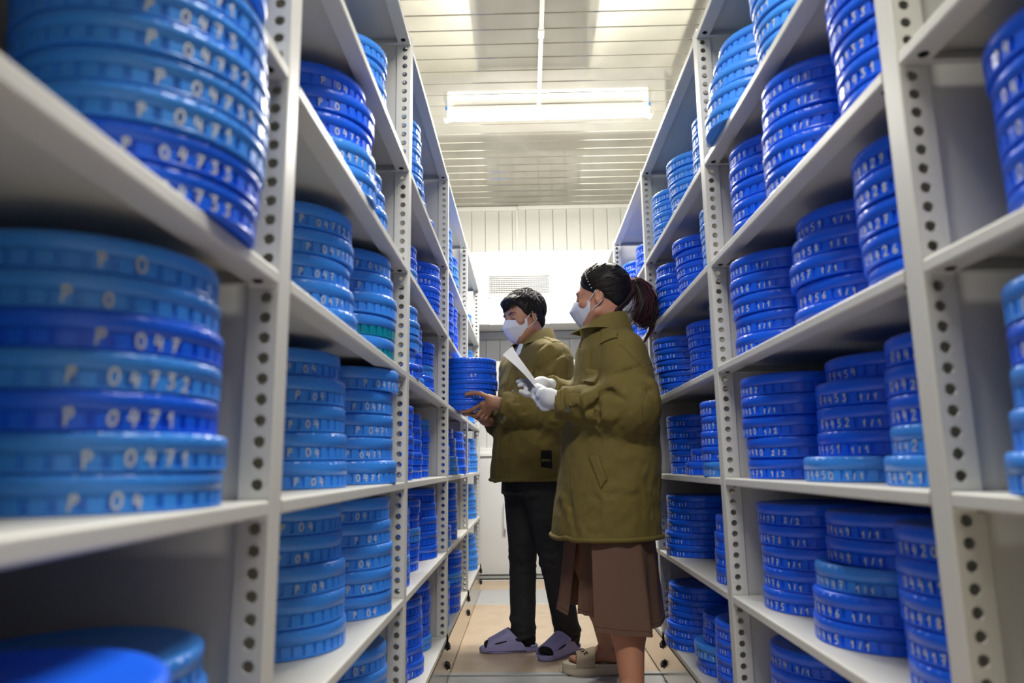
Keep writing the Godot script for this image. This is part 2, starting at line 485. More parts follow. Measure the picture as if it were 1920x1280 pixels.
func shelf_mesh(sg: float, deep: float, ln: float) -> ArrayMesh:
	var g := Geo.new()
	var p := PackedVector2Array([Vector2(deep - 0.02, 0.0200), Vector2(0.0035, 0.0200), Vector2(0.0016, 0.0194), Vector2(0.0004, 0.0178), Vector2(0, 0.016), Vector2(0, 0.003), Vector2(0.0008, 0.0010), Vector2(0.003, 0.0), Vector2(0.036, 0.0), Vector2(0.036, 0.0015), Vector2(0.003, 0.0015), Vector2(0.0018, 0.0025), Vector2(0.0018, 0.0165), Vector2(0.0035, 0.0182), Vector2(deep - 0.02, 0.0182)])
	g.extrude(p, func(a, b, c): return Vector3(sg * a, b, c), 0.0, -ln)
	for e in [0.0, -ln + 0.0015]:
		g.box(_v(sg, 0.036, 0.0, e - 0.0015), _v(sg, deep - 0.02, 0.0185, e), 0.0)
		g.box(_v(sg, 0.036, 0.0, -0.012 if e == 0.0 else e), _v(sg, deep - 0.02, 0.0015, 0.0 if e == 0.0 else e + 0.012), 0.0)
	g.box(_v(sg, deep - 0.022, 0.0, -ln), _v(sg, deep - 0.02, 0.02, 0.0), 0.0)
	return g.mesh(M.paint)

# ---------------------------------------------------------------- film cans
const H0 := 0.05
var can_base: Geo
var can_lid: Geo
var base_mesh := {}
var lid_mesh := {}
var rest := []
const STROKES := {
	"0": [[0.30, 1.0, 0.10, 0.85, 0.04, 0.5, 0.10, 0.15, 0.30, 0.0, 0.50, 0.15, 0.56, 0.5, 0.50, 0.85, 0.30, 1.0]],
	"1": [[0.10, 0.62, 0.34, 1.0, 0.32, 0.0]],
	"2": [[0.08, 0.78, 0.18, 0.98, 0.40, 0.98, 0.52, 0.78, 0.44, 0.5, 0.06, 0.02, 0.56, 0.04]],
	"3": [[0.08, 0.92, 0.50, 0.96, 0.24, 0.58, 0.48, 0.50, 0.54, 0.25, 0.34, 0.0, 0.06, 0.08]],
	"4": [[0.20, 1.0, 0.06, 0.42, 0.54, 0.46], [0.46, 0.86, 0.40, 0.0]],
	"5": [[0.52, 0.98, 0.16, 0.96, 0.12, 0.56, 0.40, 0.60, 0.54, 0.32, 0.40, 0.04, 0.08, 0.04]],
	"6": [[0.44, 1.0, 0.16, 0.62, 0.06, 0.25, 0.24, 0.0, 0.48, 0.10, 0.52, 0.36, 0.32, 0.50, 0.10, 0.34]],
	"7": [[0.06, 0.92, 0.54, 0.98, 0.22, 0.0], [0.14, 0.48, 0.46, 0.52]],
	"8": [[0.30, 0.52, 0.10, 0.74, 0.28, 1.0, 0.50, 0.78, 0.12, 0.30, 0.28, 0.0, 0.52, 0.24, 0.30, 0.52]],
	"9": [[0.50, 0.72, 0.34, 0.98, 0.12, 0.84, 0.16, 0.56, 0.48, 0.60, 0.50, 0.80, 0.42, 0.25, 0.22, 0.0]],
	"/": [[0.38, 1.0, 0.18, 0.0]],
	"P": [[0.12, 0.0, 0.16, 0.96], [0.04, 0.90, 0.40, 1.0, 0.52, 0.74, 0.38, 0.50, 0.14, 0.46]],
}

func can_meshes():
	var g := Geo.new()
	g.lathe([Vector2(0.0, 0.0012), Vector2(0.118, 0.0012), Vector2(0.122, 0.0), Vector2(0.1285, 0.0), Vector2(0.1318, 0.0012), Vector2(0.1322, 0.0030), Vector2(0.1318, 0.0046), Vector2(0.1282, 0.0052), Vector2(0.1282, 0.0262)], 60)
	# raised tabs round the lower band
	for k in 38:
		var a0 := TAU * k / 38.0
		var a1 := a0 + TAU / 38.0 * 0.66
		var q := []
		for a in [a0, a1]:
			for rr in [0.1280, 0.1319]: q.append(Vector3(cos(a) * rr, 0, sin(a) * rr))
		var lo := Vector3(0, 0.0044, 0); var hi := Vector3(0, 0.0225, 0)
		var o := (q[1] + q[3]).normalized() as Vector3
		g.quad(q[1] + lo, q[3] + lo, q[3] + hi, q[1] + hi, o)
		g.quad(q[0] + hi, q[2] + hi, q[3] + hi, q[1] + hi, Vector3.UP); g.quad(q[0] + lo, q[2] + lo, q[3] + lo, q[1] + lo, Vector3.DOWN)
		var sd: Vector3 = (q[2] - q[0]).normalized()
		g.quad(q[0] + lo, q[1] + lo, q[1] + hi, q[0] + hi, -sd); g.quad(q[2] + lo, q[3] + lo, q[3] + hi, q[2] + hi, sd)
	can_base = g
	g = Geo.new()
	g.lathe([Vector2(0.1300, 0.0238), Vector2(0.1325, 0.0240), Vector2(0.1325, 0.0400), Vector2(0.1318, 0.0440), Vector2(0.1300, 0.0476), Vector2(0.1275, 0.0494), Vector2(0.1240, 0.0498), Vector2(0.1180, 0.0496), Vector2(0.1150, 0.0480), Vector2(0.040, 0.0480), Vector2(0.036, 0.0490), Vector2(0.0, 0.0490)], 60, Transform3D(), true)
	# two staggered rows of small dimple ridges on the shoulder of the lid
	for row in 2:
		for k in 46:
			var w := TAU * (k + 0.5 * row) / 46.0
			var hw := TAU / 46.0 * 0.27
			var r0 := [0.1322, 0.1311][row] as float; var h0 := [0.0412, 0.0452][row] as float
			var r1 := [0.1314, 0.1296][row] as float; var h1 := [0.0447, 0.0478][row] as float
			var o := Vector3(cos(w), 0.55, sin(w)).normalized()
			var p := []
			for s in [[-1, 0], [1, 0], [1, 1], [-1, 1]]:
				var rr := r0 if s[1] == 0 else r1
				p.append(Vector3(cos(w + hw * s[0]) * rr, h0 if s[1] == 0 else h1, sin(w + hw * s[0]) * rr))
			var top: Vector3 = (p[0] + p[1] + p[2] + p[3]) * 0.25 + o * 0.0011
			for s in 4:
				var nn: Vector3 = (p[s] - top).cross(p[(s + 1) % 4] - top).normalized()
				if nn.dot(o) < 0: nn = -nn
				g.tri(p[s], p[(s + 1) % 4], top, nn)
	can_lid = g
	for c in ["r", "z", "t"]:
		base_mesh[c] = can_base.mesh({"r": M.royal, "z": M.azure, "t": M.teal}[c])
		lid_mesh[c] = can_lid.mesh({"r": M.royal, "z": M.azure, "t": M.azure}[c])

func lettering(g: Geo, txt: String, start: float, h: float, o := Vector3.ZERO, size := 0.0145) -> float:
	# handwritten paint strokes bent round the can; start is the angle of the first letter, letters run clockwise seen from above... rightwards seen from outside
	var a := start
	var r := 0.1327
	for ch in txt:
		if ch == " ":
			a -= 0.0165 / r
			if not txt.begins_with("P"): size *= 0.74
			continue
		var sc := size * rng.randf_range(0.9, 1.1)
		var tilt := rng.randf_range(-0.12, 0.12)
		var up := h * 0.12 + rng.randf_range(-0.001, 0.0012)
		for line in STROKES.get(ch, []):
			var pts := []
			for k in range(0, line.size(), 2):
				pts.append(Vector2((line[k] + (line[k + 1] - 0.5) * tilt) * sc + rng.randf_range(-0.0003, 0.0003), up + line[k + 1] * sc))
			for k in pts.size() - 1:
				var d: Vector2 = (pts[k + 1] - pts[k])
				if d.length() < 1e-5: continue
				d = d.normalized()
				var s := Vector2(-d.y, d.x) * 0.00115
				var q := []
				for w in [pts[k] - d * 0.0008 + s, pts[k] - d * 0.0008 - s, pts[k + 1] + d * 0.0008 - s, pts[k + 1] + d * 0.0008 + s]:
					var an: float = a - w.x / r
					q.append(o + Vector3(cos(an) * r, w.y, sin(an) * r))
				var an2: float = a - pts[k].x / r
				g.quad(q[0], q[1], q[2], q[3], Vector3(cos(an2), 0, sin(an2)))
		a -= sc * (0.62 if ch in "1/" else 0.80) / r + 0.0062 / r
	return a

const SHELF_Y := {"F": 0.174, "E": 0.494, "D": 0.790, "C": 1.088, "B": 1.384, "A": 1.684}
const SHELF_WORD := {"F": "bottom", "E": "fifth", "D": "fourth", "C": "third", "B": "second", "A": "top"}
const ORD := ["bottom", "second", "third", "fourth", "fifth", "sixth", "seventh"]
const BAY := ["first", "second", "third", "fourth", "fifth"]

func make_can(col: String, h: float, p: Vector3, txt: String, start: float, label: String, group: String) -> Node3D:
	var t := thing("film_can", label, "film can", p, group)
	var b := Transform3D(Basis(Vector3.UP, rng.randf() * TAU).scaled(Vector3(1, h / H0, 1)), Vector3.ZERO)
	part("base", base_mesh[col], t, b)
	b = Transform3D(Basis(Vector3.UP, rng.randf() * TAU).scaled(Vector3(1, h / H0, 1)), Vector3.ZERO)
	part("lid", lid_mesh[col], t, b)
	if txt:
		var a := start
		for w in txt.split(" ", false):
			var g := Geo.new()
			var small := a != start and not txt.begins_with("P")
			a = lettering(g, w, a, h, Vector3.ZERO, 0.0107 if small else 0.0145) - 0.0165 / RAD
			part("lettering", g.mesh(M.ink), t)
	return t

func stack(side: String, bay: int, shelf: String, slot: String, z: float, h: float, offs: String, cols: String, texts: String):
	var left := side == "L"
	var o := offs.split(" "); var tx := texts.split(",")
	var far := z > 2.95 or (left and bay == 2 and slot == "near" and shelf != "C") or (not left and bay == 2 and slot == "near" and shelf in "ABC") or (left and bay == 1 and shelf == "F" and slot == "middle")
	var y: float = SHELF_Y[shelf]
	for k in cols.length():
		var d: float = RAD + float(o[k]) * 0.001
		var p := Vector3((XL - d) if left else (XR + d), y + 0.0002, -z + rng.randf_range(-0.004, 0.004))
		y += h
		var txt: String = tx[k] if k < tx.size() else ""
		# the angle of the first letter about y, measured from +x towards +z
		var st := (PI - deg_to_rad(172.0 - rng.randf_range(-6, 6)) + PI) if not left else deg_to_rad(62.0 + rng.randf_range(-7, 7))
		if not left: st = PI + deg_to_rad(8.0 + rng.randf_range(-5, 5))
		if far:
			rest.append([p, h, cols[k], txt, st])
			continue
		var c: String = {"r": "royal blue", "z": "azure blue", "t": "azure lidded teal"}[cols[k]]
		var pos: String = "top" if k == cols.length() - 1 else ORD[k]
		var where := "%s in %s stack, %s shelf, %s bay, %s rack" % [pos, slot, SHELF_WORD[shelf], BAY[bay], "left" if left else "right"]
		if pos != "top" and pos != "bottom": where = where.replace(" in ", " up in ")
		var lab := "%s film can %s" % [c, where]
		make_can(cols[k], h, p, txt, st, lab, "film cans on the %s shelf, %s rack" % [SHELF_WORD[shelf], "left" if left else "right"])

func rest_of_cans():
	# the small far ones and those behind the posts, past the first three hundred
	var all := Geo.new()
	for q in [can_base, can_lid]:
		var off := all.v.size()
		all.v.append_array(q.v); all.n.append_array(q.n); all.uv.append_array(q.uv)
		for i in q.ix: all.ix.append(i + off)
	var m := mat(Color(1, 1, 1), 0.3); m.vertex_color_use_as_albedo = true
	var mm := MultiMesh.new()
	mm.transform_format = MultiMesh.TRANSFORM_3D; mm.use_colors = true
	mm.mesh = all.mesh(m); mm.instance_count = rest.size()
	var g := Geo.new()
	for k in rest.size():
		var r: Array = rest[k]
		mm.set_instance_transform(k, Transform3D(Basis(Vector3.UP, rng.randf() * TAU).scaled(Vector3(1, r[1] / H0, 1)), r[0]))
		var c: Color = (M.royal if r[2] == "r" else M.azure).albedo_color.srgb_to_linear()
		mm.set_instance_color(k, c)
		if r[3]: lettering(g, r[3], r[4], r[1], r[0])
	var o := MultiMeshInstance3D.new(); o.name = "far_film_cans"; o.multimesh = mm
	o.set_meta("kind", "stuff")
	tag(o, "remaining small blue film cans stacked in the far bays of both racks", "film cans")
	add_child(o, true)
	part("lettering", g.mesh(M.ink), o)
	# second row, in the shadow behind the front stacks
	var m2 := MultiMesh.new()
	m2.transform_format = MultiMesh.TRANSFORM_3D; m2.use_colors = true
	m2.mesh = mm.mesh
	var ts := []
	for sd in [-1.0, 1.0]:
		for bay in 5:
			for sh in SHELF_Y:
				for k in 3:
					for q in 5: ts.append(Transform3D(Basis(Vector3.UP, rng.randf() * TAU).scaled(Vector3(1, 0.92, 1)), Vector3((XL - 0.455) if sd < 0 else (XR + 0.455), SHELF_Y[sh] + 0.0002 + q * 0.046, -(Z1 + bay - 1 + 0.20 + 0.32 * k))))
	m2.instance_count = ts.size()
	for k in ts.size():
		m2.set_instance_transform(k, ts[k])
		m2.set_instance_color(k, (M.royal if k % 7 else M.azure).albedo_color.srgb_to_linear())
	o = MultiMeshInstance3D.new(); o.name = "rear_film_cans"; o.multimesh = m2
	o.set_meta("kind", "stuff")
	tag(o, "rear row of blue film cans in the shadow behind the front stacks", "film cans")
	add_child(o, true)

func held_cans():
	var y := 1.0895
	var tx := ["111", "111", "", "69", ""]
	var lab := ["bottom can of the lifted stack, resting on the man's fingers", "second can from the bottom of the lifted stack, under the man's thumb", "middle can of the stack the man lifts", "royal blue can lettered 69 in the stack the man lifts", "top can of the stack the man lifts off the shelf"]
	var dx := [-0.012, -0.008, 0.0, -0.004, -0.006]
	for k in 5:
		var st := deg_to_rad([66.0, 78.0, 60.0, 84.0, 60.0][k])
		var t := make_can("r", 0.05, Vector3(-0.268 + dx[k], y, -3.42), tx[k], st, lab[k], "film cans lifted by the man")
		y += 0.05
		if k > 1:
			for aa in [28.0, 8.0]:
				var g := Geo.new(); lettering(g, "3", deg_to_rad(aa), 0.05)
				part("lettering", g.mesh(M.ink), t)

func place_cans():
	stack("L", 0, "C", "far", 0.739, 0.0375, "-18 -21 -25 -26 -26 -22 -20", "rrzzzzz", "P 04733,P 04733,P 0471,P 04733,P 04732,P 0473,P 0471")
	stack("L", 0, "D", "far", 0.739, 0.0375, "4 2 12 12 13 19 23", "zzrzrzz", "P 04,P 0471,P 0471,P 04732,P 047,P 0,P 0")
	stack("L", 0, "E", "near", 0.500, 0.0375, "-75 -75 -75 -73 -67", "rzrrr", "P 04,P 04,P 04,P 0471,P 043")
	stack("L", 0, "E", "far", 0.765, 0.0375, "14 17 21 24", "zzzz", "")
	stack("L", 0, "B", "far", 0.739, 0.0375, "-17 -15 -13 -11 -9", "zzrzz", "")
	stack("L", 1, "A", "far", 1.739, 0.0500, "39 35 39 44 39", "zzzzz", "")
	stack("L", 1, "B", "middle", 1.419, 0.0520, "-9 -6 4 -1 19", "zzrrr", "P 047,P 0471,P 0472,P 0,P 04")
	stack("L", 1, "B", "far", 1.739, 0.0500, "29 31 38 47", "zzzz", "")
	stack("L", 1, "C", "middle", 1.419, 0.0520, "25 34 44 38 41", "zzzzz", "P 0471,P 0471,P 047,P 04713,P 04712")
	stack("L", 1, "C", "far", 1.739, 0.0535, "6 5 2 13 19", "ttzzz", ",,,P,P 0471")
	stack("L", 1, "D", "middle", 1.419, 0.0535, "40 42 46 47 59", "zzzzz", "P 04,P 04,P 04,P 04,P 04")
	stack("L", 1, "D", "far", 1.739, 0.0550, "-3 7 7 8 -5", "zzzzz", "0471,P 0471,P 0471,P 0471,P 04715")
	stack("L", 1, "E", "middle", 1.419, 0.0535, "33 35 37 46 48", "zzzzz", ",,P 04,P 04,P 04")
	stack("L", 1, "E", "far", 1.739, 0.0530, "3 2 3 8 12", "zzzzz", "P 04,P 04,P 04,P 04,P 04")
	stack("L", 1, "F", "far", 1.739, 0.0500, "7 8 9 11 14", "zzzzz", "P,P,P 04,P 04,P 04")
	stack("L", 1, "F", "middle", 1.419, 0.0500, "4 6 7 8", "zzzz", "")
	stack("L", 2, "A", "near", 2.099, 0.0437, "-7 -8 -2 -2 0", "zzzzz", "")
	stack("L", 2, "A", "middle", 2.419, 0.0437, "25 27 33 36", "zzzz", "")
	stack("L", 2, "A", "far", 2.739, 0.0437, "30 35 40", "zzr", "P,P,P 04")
	stack("L", 2, "B", "far", 2.739, 0.0475, "18 14 12 10 15", "rrrrr", "P,P 04,P,1450,P")
	stack("L", 2, "B", "middle", 2.419, 0.0437, "51 53 56 58 60", "rrzrr", "")
	stack("L", 2, "C", "near", 2.099, 0.0437, "-4 10 -1 -3 4", "rzzzz", "P 041,P 04,,,")
	stack("L", 2, "C", "middle", 2.419, 0.0437, "29 32 36 36 38", "zrrzr", "P 04,P 04,P 04,P 0,P")
	stack("L", 2, "C", "far", 2.739, 0.0437, "33 36 40 38 34", "rrzrr", "P,P,P,P,P")
	stack("L", 2, "D", "near", 2.099, 0.0437, "14 13 12 15 13", "rrrrr", "P 041,P 041,P 041,P 041,P 041")
	stack("L", 2, "D", "middle", 2.419, 0.0437, "34 31 35 37 39", "rrrrr", "P 04,P 04,P 04,P 04,P")
	stack("L", 2, "D", "far", 2.739, 0.0437, "54 53 53 49 51", "rrrrz", "P,P,P,P,P")
	stack("L", 2, "E", "near", 2.099, 0.0437, "18 19 21 21 22", "rzrrr", "")
	stack("L", 2, "E", "middle", 2.419, 0.0455, "42 39 37 42 38", "rrzrr", "P,P,P,P,P")
	stack("L", 2, "E", "far", 2.739, 0.0510, "18 20 20 24 29", "rrrrr", "P,P,P,P,P")
	stack("L", 2, "F", "middle", 2.419, 0.0470, "21 25 27 28 30", "rrrrr", "P 041,P 041,P,P,P")
	stack("L", 2, "F", "far", 2.739, 0.0460, "38 44 44 41 45", "zrrrr", "P,P,P,P,P")
	stack("L", 2, "F", "near", 2.099, 0.0437, "22 22 23 24", "rrrr", "")
	stack("L", 3, "A", "near", 3.099, 0.0437, "0 0 3 3 5", "zzzzz", "")
	stack("L", 3, "A", "middle", 3.419, 0.0437, "1 4 6 9", "zzzr", "")
	stack("L", 3, "B", "near", 3.099, 0.0437, "-8 -5 -3 -5 -3", "rrrrr", "")
	stack("L", 3, "B", "middle", 3.419, 0.0437, "6 6 9 12 9", "rrrrr", "")
	stack("L", 3, "C", "far", 3.739, 0.0437, "17 17 20", "rrr", "")
	stack("L", 3, "D", "near", 3.099, 0.0437, "13 13 13", "rrr", "")
	stack("L", 3, "D", "middle", 3.419, 0.0437, "4 9 16 17 30", "zzrrr", "P,P,P,,")
	stack("L", 3, "D", "far", 3.739, 0.0437, "-8 -2 0 6 9", "rrrrr", "P,P,P,P,P")
	stack("L", 3, "E", "middle", 3.419, 0.0520, "9 9 9 11 11", "rrrrr", "")
	stack("L", 3, "E", "near", 3.099, 0.0437, "5 5", "zr", "")
	stack("L", 3, "F", "middle", 3.419, 0.0437, "-6 -7 -12 -14 -12 -14", "rrrzrr", "P,P,,,,")
	stack("L", 3, "F", "near", 3.099, 0.0437, "11 11 11 11", "zrrr", "")
	stack("L", 4, "A", "far", 4.739, 0.0437, "42 41 41 41", "zzzz", "")
	stack("L", 4, "B", "far", 4.739, 0.0437, "32 28 28 31 31", "zzzzz", "")
	stack("L", 4, "C", "far", 4.739, 0.0437, "18 22 25 29 32", "zzzzz", "")
	stack("L", 4, "D", "far", 4.739, 0.0437, "2 1 5 15 15", "zzzzz", "")
	stack("L", 4, "E", "far", 4.739, 0.0437, "10 13 13 20 27", "zzzzz", "")
	stack("L", 4, "F", "far", 4.739, 0.0437, "4 4 8 14 18", "zzzzz", "")
	stack("L", 4, "D", "near", 4.099, 0.0437, "4 4 4 3", "rzrr", "")
	stack("R", 0, "C", "far", 0.739, 0.0470, "39 38 37 34 31", "rrrrr", "04413,04414,04415,04,04")
	stack("R", 0, "D", "far", 0.739, 0.0470, "-4 7 10 13 12", "zzzrz", "04407,04408,04409,0441,0441")
	stack("R", 1, "A", "far", 1.739, 0.0500, "-30 -21 -14 1 19", "zzzzz", "04501,04502,04503,,")
	stack("R", 1, "A", "middle", 1.419, 0.0500, "9 6 2 -1 -1", "zzzzz", "04496,04497,0449,044,0449")
	stack("R", 1, "B", "far", 1.739, 0.0500, "24 25 25 23 26", "rrrrr", "04488,04489,04490,04491 1,04491")
	stack("R", 1, "B", "middle", 1.419, 0.0500, "3 1 3 5 8", "rrrrr", "04460,04461 1/1,04462 1/1,04463 1/1,04464 1/1")
	stack("R", 1, "B", "near", 1.099, 0.0500, "28 26 25 20 17", "rrrrr", "04430,04431,04432,04433,04434")
	stack("R", 1, "C", "far", 1.739, 0.0490, "10 14 9 6 8", "rrrrr", "04483,04484 1/1,04485 1/1,04486 1/1,04487 1/1")
	stack("R", 1, "C", "middle", 1.419, 0.0490, "41 50 40 47 59", "rrrrr", "04455,04456 1/1,04457 1/1,04458 1/1,04459 1/1")
	stack("R", 1, "C", "near", 1.099, 0.0490, "43 39 36 33 34", "rrrrr", "04425,04426,04427,04428,04429")
	stack("R", 1, "D", "far", 1.739, 0.0490, "21 19 14 13 15", "rrrrr", "04479 1/2,04480 2/2,04480 1/2,04481 1/1,04482")
	stack("R", 1, "D", "middle", 1.419, 0.0485, "36 66 70 70 94", "zrrrr", "04450 1/1,04451 1/1,04452 1/1,04453 1/1,04454")
	stack("R", 1, "D", "near", 1.099, 0.0465, "40 52 56 56 57", "zzrrr", "04421,0442,04422,04423,04424")
	stack("R", 1, "E", "far", 1.739, 0.0480, "34 38 39 37 35", "rrrrr", "04475 1/1,04476 1/1,04477 1/1,04478 1/1,04479 2/2")
	stack("R", 1, "E", "middle", 1.419, 0.0480, "30 31 41 65 68", "rrzrr", "04445 1/1,04446 1/1,04447 1/1,04448 1/1,04449 1/1")
	stack("R", 1, "E", "near", 1.099, 0.0480, "44 44 42 42 44", "rrrrr", "04416,04417,04418,04419,04420")
	stack("R", 1, "F", "far", 1.739, 0.0480, "35 37 38 40 42", "rrrrr", "04470,04471,04472,04473,04474 1/1")
	stack("R", 1, "F", "middle", 1.419, 0.0480, "35 37 39 42", "rrrr", "")
	stack("R", 2, "A", "far", 2.739, 0.0437, "9 9 9 9 9", "zzzzz", ",4557 4/1,4557 3/1,4557 5/1,4557 9/1")
	stack("R", 2, "A", "middle", 2.419, 0.0437, "22 19 13 10 6", "zzzzz", ",4555,4556 1/1,4557 1/1,4558 1/1")
	stack("R", 2, "A", "near", 2.099, 0.0437, "24 23 24 25 26", "zzzzz", ",4551,4551,,")
	stack("R", 2, "B", "far", 2.739, 0.0437, "16 14 12 8 14", "rrrrr", ",04504 6/8,04504 5/8,04504 4/8,04505 1/1")
	stack("R", 2, "B", "middle", 2.419, 0.0437, "31 29 26 23 12", "rrrrr", ",04531,04532 1/1,04533 1/2,04533 2/2")
	stack("R", 2, "B", "near", 2.099, 0.0437, "37 36 35 33 32", "zzzzz", ",,0451,0451,0451")
	stack("R", 2, "C", "far", 2.739, 0.0437, "4 -2 -9 -13 -17", "rrrrr", "04503 1/2,04504 3/8,04504 2/8,04504 8/8,04504 7/8")
	stack("R", 2, "C", "middle", 2.419, 0.0437, "54 52 53 50 47", "rrrrr", ",04531,04531,04531,04531 6/")
	stack("R", 2, "C", "near", 2.099, 0.0437, "45 44 44 45 46", "zzzzz", ",04,04,,")
	stack("R", 2, "D", "far", 2.739, 0.0437, "32 30 28 24 23", "rrrrr", "04549 1/1,04550 1/1,04551 1/1,04552 1/1,04553 2/2")
	stack("R", 2, "D", "middle", 2.419, 0.0437, "17 39", "rr", "04531,04531")
	stack("R", 2, "D", "near", 2.099, 0.0437, "-2 -3 -3 1 0", "zrrrr", "04506 1,04507 1,04508 1/1,04509 1/1,04510 1")
	stack("R", 2, "E", "far", 2.739, 0.0437, "-2 -1 7 9 9", "rrrrr", "04544 1/1,04545 1/1,04546 1/1,04547 1/1,04548 1/1")
	stack("R", 2, "E", "near", 2.099, 0.0470, "17 18 20 26", "rrrr", "0417,04 1,04,044")
	stack("R", 2, "F", "far", 2.739, 0.0437, "-20 -14 -4 -3 1", "rrrrr", "04539 1/1,04540 1/1,04541 1/1,04542,04543 1/1")
	stack("R", 2, "F", "middle", 2.419, 0.0437, "22 14 45 47", "rzrr", "04526,04527 1/1,04528,0452")
	stack("R", 2, "F", "near", 2.099, 0.0437, "1 2 2 5 6", "rrrrr", "04,04 1,04 1/1,04 1/1,04 1/1")
	stack("R", 3, "A", "far", 3.739, 0.0437, "24 26 25 24 23", "rrrrr", ",,,4562 8/2,4562 9/2")
	stack("R", 3, "A", "middle", 3.419, 0.0437, "34 39 43 45 47", "rrrrr", ",,4575,4575,4573")
	stack("R", 3, "B", "far", 3.739, 0.0437, "35 37 36 38", "rrrr", "04571,04571,,")
	stack("R", 3, "B", "middle", 3.419, 0.0437, "40 39 38 40 39", "rrrrr", ",04570 1,04571 1,,")
	stack("R", 3, "B", "near", 3.099, 0.0437, "49 49 49", "rrr", "")
	stack("R", 3, "C", "far", 3.739, 0.0437, "51 53 55 57", "rrrr", "")
	stack("R", 3, "C", "middle", 3.419, 0.0437, "60 62 64 66 68", "rrzrr", "")
	stack("R", 3, "C", "near", 3.099, 0.0437, "59 61 63 65 67", "rrrrr", "")
	stack("R", 3, "D", "far", 3.739, 0.0437, "38 40 42 44", "rrrr", "")
	stack("R", 3, "D", "middle", 3.419, 0.0437, "46 48 50 52 54", "rrzrr", "")
	stack("R", 3, "D", "near", 3.099, 0.0437, "44 46 49 51 53", "rrrrr", "")
	stack("R", 3, "E", "far", 3.739, 0.0437, "25 27 29 31", "rrrr", "")
	stack("R", 3, "E", "middle", 3.419, 0.0437, "33 35 37 39 41", "rrzrr", "")
	stack("R", 3, "E", "near", 3.099, 0.0437, "30 32 34 36 38", "rrrrr", "")
	stack("R", 3, "F", "far", 3.739, 0.0437, "11 13 15 17", "rrrr", "")
	stack("R", 3, "F", "middle", 3.419, 0.0437, "18 20 22 24 26", "rrzrr", "")
	stack("R", 3, "F", "near", 3.099, 0.0437, "14 16 18 21 23", "rrrrr", "")
	stack("R", 4, "B", "middle", 4.419, 0.0437, "37 39 40 42", "rrrr", "")
